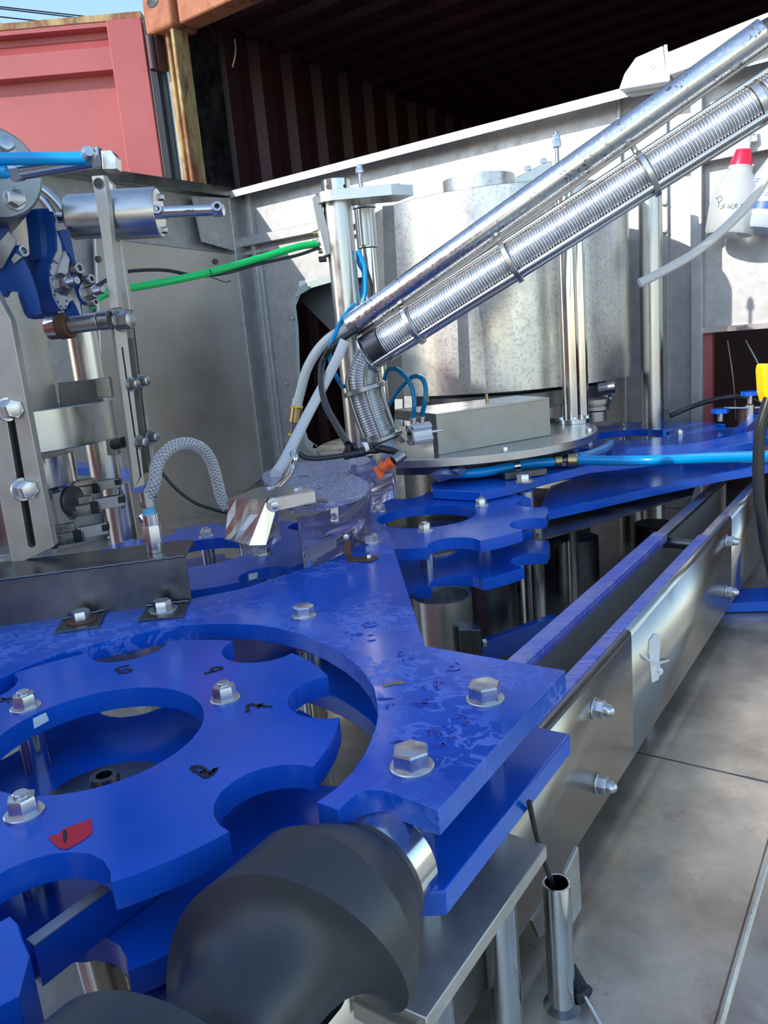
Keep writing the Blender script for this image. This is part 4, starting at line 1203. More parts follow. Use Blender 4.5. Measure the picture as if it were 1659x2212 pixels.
for a in range(-110, 20, 26):
    c_ = Vector((CV.x + .31 * math.cos(math.radians(a)), CV.y + .31 * math.sin(math.radians(a)), zb - .075)); rd = Vector((math.cos(math.radians(a)), math.sin(math.radians(a)), 0))
    bm = NB(); boxm(bm, c_, rd * .05, rd.cross(Z) * .085, Z * .035); finish('clamp_block', bm, dull, um, smooth=0, bevel=.002)
    fastener('socket', um, c_ + rd * .026, rd, .020, bolt_dark, h=.014)
rp = atY(1285, 878, 2.45)
bm = NB()
for dz, rr, hh in ((-.045, .035, .03), (-.01, .045, .012), (.004, .042, .004), (.010, .047, .014)):
    lathe(bm, [(0, dz), (rr, dz), (rr, dz + hh), (0, dz + hh)], rp, seg=40, close=False)
finish('roller', bm, dull, um)
cp_ = atY(1312, 838, 2.42)
bm = NB(); lathe(bm, [(.010, -.025), (.018, -.025), (.018, .025), (.010, .025)], cp_, (.9, -.45, .1), 24); finish('hose_clamp', bm, dull, um)
bm = NB(); lathe(bm, [(0, 0), (.03, 0), (.03, zb - .05 - ZF - .001), (0, zb - .05 - ZF - .001)], (CFI[0] + .12, CFI[1] + .1, ZF), seg=32, close=False); finish('spindle', bm, dull, um)

# columns
def column(name, label, px, py0, py1, Y, r, m=polished, collar=None):
    b = atY(px, py0, Y); z1 = zat(b, py1)
    t = thing(name, label, 'column', b)
    bm = NB(); cyl(bm, b, (b.x, b.y, z1), r, seg=40); finish('shaft', bm, m, t, bevel=.001)
    return t, b, z1
# right column on the plate
cb = at(1235, 915, ZF)
t = thing('support_column', 'bright double steel column bolted to the right of the round base plate', 'column', cb)
r_ = 19 / FPX * (cb - EYE).dot(CF)
bm = NB(); cyl(bm, cb + Z * .012, (cb.x, cb.y, zat(cb, 395)), r_, seg=40); finish('shaft', bm, polished, t)
bm = NB(); b2 = cb + Vector((.045, .05, 0)); cyl(bm, b2 + Z * .012, (b2.x, b2.y, zat(b2, 420)), r_ * .85, seg=32); finish('shaft', bm, polished, t)
bm = NB(); lathe(bm, [(0, 0), (.052, 0), (.052, .014), (0, .014)], cb + Vector((.01, .02, .0)), seg=48, close=False); finish('base_flange', bm, polished, t, bevel=.001)
for a in (200, 260, 330): fastener('bolt', t, cb + Vector((.01 + .042 * math.cos(math.radians(a)), .02 + .042 * math.sin(math.radians(a)), .014)), Z, .014, bolt_m, h=.008)
rs = atY(1205, 380, cb.y)
bm = NB(); cyl(bm, rs, (rs.x, rs.y, zat(rs, 300)), .006, seg=14)
finish('threaded_rod', bm, bolt_dark, t)
fastener('nut', t, Vector((rs.x, rs.y, zat(rs, 318))), Z, .022, bolt_m, h=.02); fastener('nut', t, Vector((rs.x, rs.y, zat(rs, 302))), Z, .018, bolt_m, h=.014, shank=.008)
# far right column
b = atY(1410, 905, 2.78)
t = thing('far_column', 'tall steel column behind the small far star wheel', 'column', b)
bm = NB(); cyl(bm, (b.x, b.y, TZ), (b.x, b.y, zat(b, 405)), 22 / FPX * 2.9, seg=40); finish('shaft', bm, brushed, t)
bm = NB(); q = Vector((b.x + .045, b.y + .07, 0)); cyl(bm, (q.x, q.y, TZ), (q.x, q.y, zat(q, 400)), .022, seg=28); finish('shaft', bm, brushed, t)
bm = NB(); lathe(bm, [(0, 0), (.05, 0), (.05, .02), (0, .02)], (b.x, b.y, zat(b, 410)), seg=32, close=False); finish('cap', bm, brushed, t)
# left column with clamp head
YC = 2.12
cl = atY(778, 960, YC); 
t = thing('lift_column', 'thick bright steel column with a drilled clamp head left of the tank', 'column', (cl.x, cl.y, ZF))
kk = (cl - EYE).dot(CF) / FPX
def cz(py): return zat(cl, py)
bm = NB(); cyl(bm, (cl.x, cl.y, ZF - .2), (cl.x, cl.y, cz(440)), 28.5 * kk, seg=48); finish('shaft', bm, brushed, t)
bm = NB(); lathe(bm, [(0, 0), (28.5 * kk, 0), (28.5 * kk, cz(390) - cz(418)), (20 * kk, cz(388) - cz(418)), (0, cz(384) - cz(418))], (cl.x, cl.y, cz(418)), seg=48, close=False); hd_ = finish('drilled_collar', bm, polished, t, bevel=.001)
for px, py in ((707, 403), (747, 401)):
    bm = NB(); p = atY(px, py, cl.y - 24 * kk); d_ = Vector((p.x - cl.x, p.y - cl.y, 0)).normalized(); q = Vector((cl.x, cl.y, p.z)) + d_ * 28.7 * kk
    cyl(bm, q, q - d_ * .003, 3.6 * kk, seg=16); finish('pin_hole', bm, black, t)
zA, zB = cz(440), cz(417)
R_ = 42 * kk
hp = arcpts((cl.x, cl.y), R_, 100, 262, 12, zA)
far = [atY(880, 440, YC - .02), atY(897, 430, YC + .10), atY(840, 430, YC + .22)]
hp = arcpts((cl.x, cl.y), R_, 110, 275, 12, zA) + [Vector((atY(848, 440, YC - R_ * .95).x, cl.y - R_ * .99, zA)), Vector((atY(893, 430, YC + .0).x, cl.y - .02, zA)), Vector((atY(860, 430, YC + .05).x, cl.y + .05, zA))]
bm = NB(); prism(bm, hp, Z * (zB - zA)); finish('clamp_arm', bm, brushed, t, bevel=.0015, smooth=30)
for px, py in ((812, 412), (837, 412), (856, 412)):
    fastener('bolt', t, Vector((atY(px, py, YC + .02).x, YC + .02, zB)), Z, .020 if px > 820 else .014, bolt_m, h=.012)
q = atY(781, 415, YC + .03); bm = NB(); cyl(bm, (q.x, q.y, zB), (q.x, q.y, zat(q, 368)), .0055, seg=12); finish('threaded_rod', bm, bolt_dark, t)
fastener('nut', t, Vector((q.x, q.y, zat(q, 374))), Z, .018, bolt_m, h=.012); fastener('nut', t, Vector((q.x, q.y, zat(q, 363))), Z, .014, bolt_m, h=.008)
# second ram
c2 = atY(800, 600, YC + .10); k2 = (c2 - EYE).dot(CF) / FPX
def z2(py): return zat(c2, py)
t = thing('lift_ram', 'stepped steel ram behind the thick bright column', 'ram', (c2.x, c2.y, ZF))
for n_, (pa_, pb_, rr) in dict(flange=(451, 441, 25), cylinder_body=(536, 452, 22), rod=(930, 537, 17.5)).items():
    bm = NB(); cyl(bm, (c2.x, c2.y, z2(pa_)), (c2.x, c2.y, z2(pb_)), rr * k2, seg=36); finish(n_, bm, polished if n_ == 'rod' else brushed, t, bevel=.001)
bm = NB(); q = atY(786, 500, YC + .08); cyl(bm, (q.x, q.y, zat(q, 530)), (q.x, q.y, zat(q, 452)), .014, seg=24); finish('cylinder_body', bm, brushed, t)
bm = NB(); prism(bm, [atY(x, y, YC + .22) for x, y in ((826, 445), (850, 443), (872, 862), (838, 862))], Vector((0, .012, 0))); o = finish('shade_strip', bm, dark_steel, t, smooth=0)  # dark strip painting the column's shadow on the left of the tank
# sensor/valve stack with the green hose
t = thing('solenoid_block', 'narrow steel valve block with brass fittings clamped left of the thick column', 'valve block', atY(690, 500, YC))
bm = NB(); prism(bm, [atY(x, y, YC - .02) for x, y in ((674, 428), (684, 420), (690, 425), (722, 545), (705, 552), (697, 548))], Vector((0, .05, 0))); finish('block', bm, dull, t, smooth=0, bevel=.001)
bm = NB(); prism(bm, [atY(x, y, YC - .025) for x, y in ((686, 500), (692, 498), (704, 550), (699, 552))], Vector((0, .04, 0))); finish('pale_plate', bm, white_p, t, smooth=0)
for x, y in ((677, 505), (688, 543)):
    p = atY(x, y, YC - .01); bm = NB(); cyl(bm, p, p + Vector((.016, 0, .002)), .0065, seg=16); cyl(bm, p + Vector((.010, 0, .001)), p + Vector((.028, 0, .003)), .009, seg=6); finish('brass_fitting', bm, brass, t, bevel=.0005)
p = atY(676, 527, YC - .01); bm = NB()
for k in range(4): cyl(bm, p + Vector((.006 * k, 0, .001 * k)), p + Vector((.006 * k + .004, 0, .001 * k)), .0105 - .0012 * (k % 2), seg=18)
finish('hose_coupling', bm, bolt_m, t)
bm = NB(); boxm(bm, atY(697, 560, YC), (.02, 0, 0), (0, .03, 0), (0, 0, .012)); finish('black_foot', bm, black, t, bevel=.001)
# shadowed dark box between shafts
# cover box
zbx = ZF + .0005
bx = thing('cover_box', 'grey steel cover box standing on the round base plate', 'cover', at(1060, 960, zbx))
K0 = at(948, 983, zbx); K1 = at(1190, 940, zbx); hb = zat(K0, 894) - zbx
d = (K1 - K0); n = Vector((-d.y, d.x, 0)).normalized()
tl = at(852, 884, zbx + hb); K3 = Vector((tl.x, tl.y, zbx))
K2 = K1 + (K3 - K0) * .62 
bm = NB(); prism(bm, [p + Z * hb for p in (K0, K1, K2, K3)], Z * -.004); finish('top_sheet', bm, brushed, bx, smooth=0, bevel=.001)
bm = NB(); prism(bm, [K0, K1, K1 + Z * (hb - .004), K0 + Z * (hb - .004)], n * .004); finish('front_sheet', bm, dull, bx, smooth=0, bevel=.001)
e = (K2 - K1).normalized()
bm = NB(); prism(bm, [K1 + e * .004, K2, K2 + Z * (hb - .004), K1 + e * .004 + Z * (hb - .004)], d.normalized() * -.004); finish('end_sheet', bm, dull, bx, smooth=0)
e = (K3 - K0).normalized()
bm = NB(); prism(bm, [K0 + e * .001, K0 + e * .028, K0 + e * .028 + Z * (hb - .004), K0 + e * .001 + Z * (hb - .004)], d.normalized() * .004)
prism(bm, [K0 + e * .028 + Z * (hb - .028), K3 + Z * (hb - .028), K3 + Z * (hb - .004), K0 + e * .028 + Z * (hb - .004)], d.normalized() * .004); finish('open_end_frame', bm, dull, bx, smooth=0)
for x, y in ((1052, 868), (924, 868)):
    bm = NB(); cyl(bm, at(x, y, zbx + hb), at(x, y, zbx + hb) + Z * .022, .0045, seg=14); finish('stud', bm, brass, bx)

# pneumatic cylinder
pn = thing('pneumatic_cylinder', 'small compact aluminium air cylinder in front of the open end of the cover box', 'air cylinder', at(893, 975, ZF))
ctr = atY(886, 940, K0.y - .02); ax = Vector((.93, .35, .02)).normalized(); sx = ax.cross(Z).normalized(); kp = (ctr - EYE).dot(CF) / FPX
bm = NB()
octo = []
for i in range(24):
    t_ = 2 * math.pi * i / 24
    r_ = (27 if (i % 6) in (2, 3, 4) else 20) * kp
    octo.append(ctr + (sx * math.cos(t_ + .13) + Z * math.sin(t_ + .13)) * r_)
prism(bm, octo, ax * 44 * kp); finish('body', bm, cast_alu, pn, smooth=0, bevel=.0008)
bm = NB(); cyl(bm, ctr - ax * .0008, ctr + ax * .001, 13 * kp, seg=32); finish('end_recess', bm, polished, pn)
for a in (45, 135, 225, 315):
    p = ctr + (sx * math.cos(math.radians(a)) + Z * math.sin(math.radians(a))) * 22 * kp; bm = NB(); cyl(bm, p - ax * .0008, p + ax * .002, 3.2 * kp, seg=14); finish('bolt_hole', bm, black, pn)
bm = NB(); cyl(bm, ctr + ax * 44 * kp, ctr + ax * 75 * kp, 5 * kp, seg=18); finish('piston_rod', bm, polished, pn)
fit = []
for k, dx in enumerate((10, 30)):
    p = ctr + ax * dx * kp + Z * 22 * kp; bm = NB(); cyl(bm, p, p + Z * 9 * kp, 7 * kp, seg=20); cyl(bm, p + Z * 9 * kp, p + Z * 14 * kp, 8.5 * kp, seg=20); finish('push_fitting', bm, bolt_dark, pn, bevel=.0004)
    fit.append(p + Z * 12 * kp)
yc = ctr.y
o1 = wire('air_hose', [fit[0]] + [atY(x, y, yc + dy) for x, y, dy in ((895, 870, 0), (889, 835, .02), (872, 810, .05), (855, 797, .07), (838, 800, .09), (830, 820, .1))], 5.2 * kp, teal_h, None, 12)
tag(o1, 'left teal air hose arching up from the small air cylinder', 'hose', 'teal hoses of the small air cylinder')
o2 = wire('air_hose', [fit[1]] + [atY(x, y, yc + dy) for x, y, dy in ((919, 860, 0), (918, 830, .02), (908, 815, .04), (890, 815, .06), (865, 840, .09), (838, 875, .12))], 5.2 * kp, teal_h, None, 12)
tag(o2, 'right teal air hose looping from the small air cylinder behind the other hose', 'hose', 'teal hoses of the small air cylinder')

# ================================================================ sloping cap chute
ch = thing('cap_chute', 'sloping chute of a coiled spring inside steel rods and rings crossing the tank', 'chute', at(835, 955, ZF))
YL, YR = 1.98, 1.72
def cpt(x, y):      # point on the chute's slanting depth plane
    f = (x - 800) / 850.0
    return atY(x, y, YL + (YR - YL) * f)
cA, cB_ = cpt(812, 752), cpt(1655, 212)
ax = (cB_ - cA).normalized()
kc = lambda p: (p - EYE).dot(CF) / FPX
rc = 33 * kc(cA)
sx_ = ax.cross(CF).normalized(); up_ = sx_.cross(ax).normalized()
if up_.dot(CF) > 0: pass
perp = ax.cross(CF).normalized()
if perp.z < 0: perp = -perp
depthv = ax.cross(perp).normalized()
# coil: closely wound turns, as a rippled wall
def coil(bm, path, r, wire_r, pitch, seg=40):
    P = spline(path, 16) if len(path) > 2 else [path[0], path[0].lerp(path[1], .5), path[1]]
    L = [0]
    for i in range(1, len(P)): L.append(L[-1] + (P[i] - P[i - 1]).length)
    T = [(P[min(i + 1, len(P) - 1)] - P[max(i - 1, 0)]).normalized() for i in range(len(P))]
    X = [frame(T[0])[0]]
    for i in range(1, len(P)): X.append(T[i - 1].rotation_difference(T[i]) @ X[-1])
    j = 0; s = 0.0; rings = []
    prof = ((0, -1.2), (.14, .2), (.34, .95), (.5, 1), (.66, .95), (.86, .2))
    while s < L[-1] - pitch:
        pw = pitch * random.uniform(.86, 1.16); rj = random.uniform(-.0003, .0003); tx, ty = random.uniform(-.008, .008), random.uniform(-.008, .008)
        for f_, h_ in prof:
            ss = s + pw * f_
            while j < len(P) - 2 and L[j + 1] < ss: j += 1
            f = (ss - L[j]) / (L[j + 1] - L[j])
            c = P[j].lerp(P[j + 1], f); t_ = T[j].lerp(T[j + 1], f).normalized(); x_ = X[j].lerp(X[j + 1], f).normalized(); y_ = t_.cross(x_)
            rr_ = r + rj + wire_r * h_
            rings.append([bm.verts.new(c + (x_ * math.cos(2 * math.pi * k / seg) + y_ * math.sin(2 * math.pi * k / seg)) * rr_ + t_ * rr_ * .3 * (tx * math.cos(2 * math.pi * k / seg) + ty * math.sin(2 * math.pi * k / seg))) for k in range(seg)])
        s += pw
    for i in range(len(rings) - 1):
        for k in range(seg):
            bm.faces.new((rings[i][k], rings[i][(k + 1) % seg], rings[i + 1][(k + 1) % seg], rings[i + 1][k]))
bm = NB(); coil(bm, [cA - ax * .01, cB_ - ax * .02], rc * .98, .0020, .0066)
finish('spring_coil', bm, coil_m, ch, smooth=60)
bm = NB(); cyl(bm, cA, cB_, rc * .90, seg=32); finish('inner_liner', bm, dull, ch)
# four rods
tocam = depthv if depthv.dot(CF) < 0 else -depthv
for k, a in enumerate((88, -52, 180, 232)):
    off = (perp * math.sin(math.radians(a)) + tocam * math.cos(math.radians(a))) * rc * 1.20
    bm = NB(); cyl(bm, cA + off - ax * .02, cB_ + off + ax * .3, .0062, seg=14); finish('guide_rod', bm, polished, ch)
# rings
for (px, py) in ((887, 690), (1093, 545), (1381, 345)):
    c_ = cpt(px, py); f = (c_ - cA).dot(ax); c_ = cA + ax * f
    bm = NB(); lathe(bm, [(rc * 1.10, -.006), (rc * 1.40, -.006), (rc * 1.40, .006), (rc * 1.10, .006)], c_, ax, 40); finish('ring', bm, brushed, ch, bevel=.001)
    bm = NB(); cyl(bm, c_ + perp * rc * 1.3, c_ + perp * rc * 1.75, .006, seg=12); finish('weld_stub', bm, rough_steel, ch)
# thin rod under the big pipe
pA2, pB2 = cpt(752, 716), cpt(1655, 78)
# straight cuff at the elbow
bm = NB(); lathe(bm, [(rc * .96, -.012), (rc * 1.16, -.012), (rc * 1.16, .030), (rc * .96, .030)], cA - ax * .005, ax, 40); cu = finish('elbow_cuff', bm, dark_steel, ch, bevel=.001)
bm = NB(); lathe(bm, [(rc * 1.0, -.006), (rc * 1.42, -.006), (rc * 1.42, 0), (rc * 1.0, 0)], cA - ax * .02, ax, 40); finish('elbow_flange', bm, brushed, ch, bevel=.001)
bm = NB(); lathe(bm, [(rc * .9, 0), (rc * 1.12, 0), (rc * 1.12, .014), (rc * .9, .014)], cB_ - ax * .022, ax, 40); finish('end_cuff', bm, brushed, ch)
bm = NB(); coil(bm, [cB_ + ax * .0, cB_ + ax * .06, cB_ + ax * .14], rc * .98, .0020, .0066); finish('spring_coil', bm, coil_m, ch, smooth=60)
# elbow going down
ebp = [cA - ax * .01, cpt(790, 785), cpt(784, 815), cpt(789, 850), cpt(803, 895), cpt(822, 945)]
bm = NB(); coil(bm, ebp, rc * .90, .0018, .0062); finish('elbow_coil', bm, coil_m, ch, smooth=60)
bm = NB(); tube(bm, spline(ebp, 6), rc * .86, 24); finish('elbow_liner', bm, dull, ch)
side_ = Vector((1, 0, 0))
for o_, dd in (((-34, 6), 0), ((36, -4), 0), ((4, 0), -rc * 1.1)):
    pts_ = [p + CA * o_[0] * kc(p) * (1 if i else .75) - CB * o_[1] * kc(p) + Vector((0, dd, 0)) for i, p in enumerate(ebp[1:])]
    bm = NB(); tube(bm, spline(pts_, 6), .0055, 10); finish('guide_rod', bm, dull, ch)
rd = (ebp[3] - ebp[4]).normalized()
bm = NB(); lathe(bm, [(rc * 1.12, -.006), (rc * 1.42, -.006), (rc * 1.42, .006), (rc * 1.12, .006)], ebp[3] + rd * .01, rd, 40); finish('ring', bm, dull, ch, bevel=.001)
rd = (ebp[4] - ebp[5]).normalized()
bm = NB(); lathe(bm, [(0, -.010), (rc * 1.5, -.010), (rc * 1.5, .0), (rc * 1.1, .0), (rc * 1.1, .014), (0, .014)], ebp[5], rd, 44, close=False); finish('base_flange', bm, dull, ch, bevel=.001)
for a in (60, 170, 290):
    x__, y__, z__ = frame(rd); fastener('bolt', ch, ebp[5] + (x__ * math.cos(math.radians(a)) + y__ * math.sin(math.radians(a))) * rc * 1.3, rd, .010, bolt_dark, h=.006)
bm = NB(); lathe(bm, [(0, 0), (rc * 1.5, 0), (rc * 1.3, .02), (0, .02)], ebp[5] - rd * .032, rd, 40, close=False); finish('lower_block', bm, dull, ch)
# large pipe above the chute
pp = thing('cable_pipe', 'wide speckled steel pipe sloping across the picture above the coiled chute', 'pipe', cpt(760, 705))
pA_, pB_ = cpt(757, 706), cpt(1650, 72)
bm = NB(); a__ = (pB_ - pA_).normalized(); R1 = 26.5 * kc(pA_)
lathe(bm, [(R1 * .86, 0), (R1, 0), (R1, (pB_ - pA_).length), (R1 * .86, (pB_ - pA_).length)], pA_, a__, 48); finish('pipe_wall', bm, pipe_m, pp, bevel=.0005)
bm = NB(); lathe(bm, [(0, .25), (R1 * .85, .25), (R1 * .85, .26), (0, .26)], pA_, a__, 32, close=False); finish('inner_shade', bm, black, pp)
q0, q1 = cpt(830, 690), cpt(1655, 102)
bm = NB(); cyl(bm, q0, q1, .0085, seg=16); finish('under_rod', bm, rough_steel, pp)
bm = NB(); tube(bm, spline([pB_ - a__ * .02, pB_ + a__ * .02 - Z * .004, pB_ + a__ * .08 - Z * .03], 6), R1 * .8, 24); finish('plug_hose', bm, dark_steel, pp)
# ================================================================ hoses around the chute
YH = 1.98
def hose(name, label, pxs, r, m, Y=YH, cat='hose', dY=None, parent=None, seg=12):
    pts = [atY(x, y, Y + (dY[i] if dY else 0)) for i, (x, y) in enumerate(pxs)]
    o = wire(name, pts, r, m, parent, seg)
    if parent is None: tag(o, label, cat)
    return o
hose('milky_hose', 'thick milky white hose curving from the pipe end down to a yellow banded coupling',
     [(800, 690), (770, 700), (744, 712), (712, 730), (684, 760), (662, 800), (648, 850), (643, 870)], .0125, milky, YH + .02)
cp = thing('hose_coupling', 'brass coupling with yellow bands below the milky hose', 'coupling', atY(636, 940, YH + .02))
def pt_(x, y): return atY(x, y, YH + .02)
for nm, (a, b), r_, m in (('clear_socket', ((643, 862), (641, 877)), .0135, milky), ('yellow_band', ((641, 877), (641, 881)), .0165, yellow), ('brass_body', ((641, 881), (637, 912)), .0155, brass), ('dark_body', ((637, 912), (635, 936)), .0115, dark_steel), ('yellow_band', ((635, 936), (635, 940)), .0155, yellow), ('blue_sleeve', ((635, 940), (632, 975)), .010, cyan_h)):
    bm = NB(); cyl(bm, pt_(*a), pt_(*b), r_, seg=24); finish(nm, bm, m, cp, bevel=.0008)
hose('reinforced_hose', 'pale grey reinforced hose running from the pipe end straight down to the purple shield',
     [(745, 735), (728, 775), (700, 830), (668, 890), (640, 945), (615, 995), (595, 1025)], .0125, mat('grey_reinforced_hose', (.74, .74, .71), .35), YH - .05, dY=[0, 0, 0, -.05, -.15, -.25, -.32])
hose('black_hose', 'thin black hose looping from the pipe end to the black spray manifold',
     [(770, 712), (745, 728), (715, 752), (696, 785), (694, 830), (704, 875), (725, 915), (752, 960)], .0078, hose_black, YH - .02, dY=[0, 0, 0, 0, -.1, -.2, -.3, -.42])
hose('steel_tube', 'bent shiny tube coming down onto the dimpled purple lid', [(634, 978), (637, 990), (632, 1008), (620, 1032), (604, 1050), (590, 1060)], .008, polished, 1.5, 'tube', dY=[.02, 0, 0, -.04, -.08, -.10])
hose('blue_hose', 'bright blue air hose snaking behind the thick column, the longer one', [(771, 545), (776, 570), (786, 590), (784, 620), (772, 650), (745, 680), (720, 730), (712, 755), (716, 790), (733, 825), (742, 840)], .0055, sky_h, 2.04, dY=[.12, .1, .1, .1, .08, -.02, -.06, -.06, -.04, 0, .1])
hose('blue_hose', 'second blue air hose beside the thick column, the straighter one', [(773, 540), (786, 570), (789, 600), (788, 640), (775, 670), (765, 685), (745, 715), (735, 750)], .0055, sky_h, 2.1)
hose('black_cable', 'black cable in front of the stepped ram', [(782, 560), (795, 590), (803, 620), (800, 660), (812, 690)], .004, hose_black, 2.12, 'cable')
# spray manifold
sm = thing('spray_manifold', 'black plastic pipe manifold lying behind the dimpled purple lid', 'manifold', atY(770, 975, 1.52))
def ym(x, y, d=0): return atY(x, y, 1.52 + d)
bm = NB(); tube(bm, spline([ym(645, 978), ym(660, 988), ym(690, 990), ym(742, 984)], 6), .0052, 14); finish('pipe', bm, hose_black, sm)
bm = NB(); cyl(bm, ym(742, 984), ym(788, 975), .0092, seg=20); cyl(bm, ym(752, 975), ym(754, 962), .008, seg=20); cyl(bm, ym(788, 975), ym(820, 972), .0065, seg=20); cyl(bm, ym(818, 968), ym(845, 973), .008, seg=20)
cyl(bm, ym(845, 972), ym(873, 984, -.02), .007, .008, seg=20); finish('tee_body', bm, black, sm, bevel=.001)
for x in (766, 790, 812): 
    bm = NB(); lathe(bm, [(.005, -.004), (.010, -.004), (.010, .004), (.005, .004)], ym(x, 966), (1, .3, .2), 16); finish('clip', bm, black if x != 790 else white_p, sm)
bm = NB(); boxm(bm, ym(817, 985), (.012, 0, 0), (0, .002, 0), (0, 0, .035)); finish('mount_clip', bm, dull, sm, bevel=.0005)
no = thing('spray_nozzle', 'orange plastic fan nozzle on a jointed black and steel pipe end', 'nozzle', ym(830, 1010))
bm = NB(); cyl(bm, ym(872, 980, -.02), ym(850, 996, -.03), .0105, seg=20); finish('steel_socket', bm, dull, no, bevel=.0008)
bm = NB()
for k, (x, y, r_) in enumerate(((847, 997, .013), (838, 1003, .010), (831, 1007, .013))):
    x2, y2 = (838, 1003) if k == 0 else ((829, 1007) if k == 1 else (820, 1012)); cyl(bm, ym(x, y, -.03), ym(x2, y2, -.03), r_, r_ * .8, seg=8)
finish('ball_joints', bm, orange, no, bevel=.001)
bm = NB(); prism(bm, [ym(x, y, -.036) for x, y in ((834, 1004), (830, 1020), (821, 1040), (804, 1011))], Vector((.002, .010, 0))); finish('fan_tip', bm, orange, no, smooth=0, bevel=.001)

# green hose and black cable to the rinser
YG = [2.02, 1.98, 1.9, 1.8, 1.7, 1.6, 1.55]
gp = [(684, 527), (640, 534), (560, 558), (450, 589), (340, 612), (255, 626), (215, 640), (196, 662)]
dY = [.08, .05, 0, -.1, -.2, -.3, -.33, -.35]
hose('green_hose', 'bright green air hose stretched from the thick column to the blue gripper at left', gp, .0088, green_h, 2.02, dY=dY)
hose('black_cable', 'thin black cable running along the green hose', [(690, 535), (640, 552), (560, 570), (495, 588), (430, 596), (360, 584), (300, 584), (255, 592), (205, 620)], .0040, hose_black, 2.02, 'cable', dY=[.08, .05, 0, -.06, -.1, -.17, -.25, -.30, -.34])
o = hose('cable_tie', 'small cable tie binding the green hose and the black cable', [(452, 582), (457, 590), (456, 599), (462, 601), (487, 609), (499, 606)], .0012, hose_black, 1.905, 'cable tie', seg=6)
hose('black_cable', 'black cable hanging over the stainless panel from the slotted bar to the bent bracket', [(325, 985), (345, 1015), (380, 1055), (420, 1085), (455, 1098), (492, 1108)], .0035, hose_black, 1.55, 'cable')

# ================================================================ blue hose with brass tee at right
zh_ = ZS + .022
hz_ = zh_
def hp(pts, z=zh_): return [at(x, y, z) for x, y in pts]
t = thing('blue_wash_hose', 'thick blue hose with a brass tee lying along the front of the round base plate', 'hose', at(1225, 995, zh_))
bm = NB(); tube(bm, spline(hp([(975, 1024), (1040, 1020), (1100, 1009), (1150, 1001), (1199, 997)]), 6), .0125, 18); finish('hose_length', bm, cyan_h, t)
bm = NB(); tube(bm, spline([at(1246, 994, zh_), at(1320, 995, zh_), at(1420, 994, zh_), atY(1540, 989, 1.72), atY(1680, 986, 1.5), atY(1800, 984, 1.3)], 6), .0125, 18); finish('hose_length', bm, cyan_h, t)
bm = NB(); tube(bm, spline([at(1236, 985, zh_), at(1262, 985, zh_ + .004), at(1290, 975, zh_), at(1310, 966, zh_), at(1318, 958, zh_ - .004)], 6), .0115, 18); finish('hose_length', bm, mat('pale_blue_hose', (.06, .24, .50), .3), t)
bm = NB(); a, b = at(1194, 997, zh_), at(1212, 995, zh_); cyl(bm, a, b, .017, seg=24); cyl(bm, at(1226, 995, zh_), at(1248, 994, zh_), .018, seg=24)
finish('brass_coupling', bm, brass, t, bevel=.002)
bm = NB(); cyl(bm, at(1210, 995, zh_), at(1230, 994, zh_), .009, seg=16); boxm(bm, at(1219, 1000, zh_ - .008), (.03, 0, 0), (0, .03, 0), (0, 0, .01)); finish('tee_body', bm, dark_steel, t)
bm = NB(); a, b = at(1106, 1008, zh_), at(1119, 1006, zh_); lathe(bm, [(.0126, 0), (.0145, 0), (.0145, (b - a).length), (.0126, (b - a).length)], a, b - a, 24); finish('steel_clamp', bm, polished, t)
bm = NB(); boxm(bm, at(1130, 1022, ZS + .010), (.11, .02, 0), (-.008, .04, 0), (0, 0, .016)); finish('bracket', bm, dark_steel, t, smooth=0, bevel=.001)
wr = thing('plastic_wrap', 'crumpled grey blue plastic flap at the end of the thick blue hose', 'wrap', at(960, 1030, ZS + .03))
P = {k: at(x, y, ZS + h) for k, (x, y, h) in dict(a=(929, 1027, .03), b=(951, 1003, .045), c=(972, 1016, .042), d=(992, 1029, .025), e=(948, 1042, .012), f=(956, 1024, .040), g=(997, 1005, .04), h=(1009, 1014, .035), i=(985, 1018, .045)).items()}
bm = NB(); vv = {k: bm.verts.new(p) for k, p in P.items()}
for f in ('abf', 'afe', 'fed', 'bcf', 'fcd', 'cgi', 'gih', 'ihd', 'cid'): bm.faces.new([vv[q] for q in f])
o = finish('flap', bm, grey_p, wr, smooth=0); s = o.modifiers.new('t', 'SOLIDIFY'); s.thickness = .0015

# ================================================================ right edge
hose('dangling_hose', 'milky plastic hose hanging with its cut end in front of the far column', [(1720, 270), (1672, 345), (1640, 410), (1590, 470), (1510, 540), (1440, 582), (1381, 612)], .0115, milky, 2.0)
hose('drop_cable', 'thick black cable hanging down the right edge below the yellow handle', [(1662, 860), (1652, 890), (1642, 930), (1638, 1000), (1639, 1060), (1646, 1120), (1655, 1190), (1672, 1260)], .0095, hose_black, 1.30, 'cable')
o = finish('yellow_handle', (lambda b: (prism(b, [atY(x, y, 1.30) for x, y in ((1652, 786), (1700, 786), (1700, 872), (1658, 873), (1652, 850), (1649, 800))], Vector((0, .03, 0))), b)[1])(NB()), yellow, None, bevel=.004, seg=2)
tag(o, 'yellow plastic handle at the right edge above the black cable', 'handle')
hose('arched_cable', 'black cable arching behind the far star wheel to the blue knobs', [(1448, 898), (1490, 880), (1540, 864), (1585, 857), (1625, 862), (1660, 880)], .009, hose_black, 2.75, 'cable')
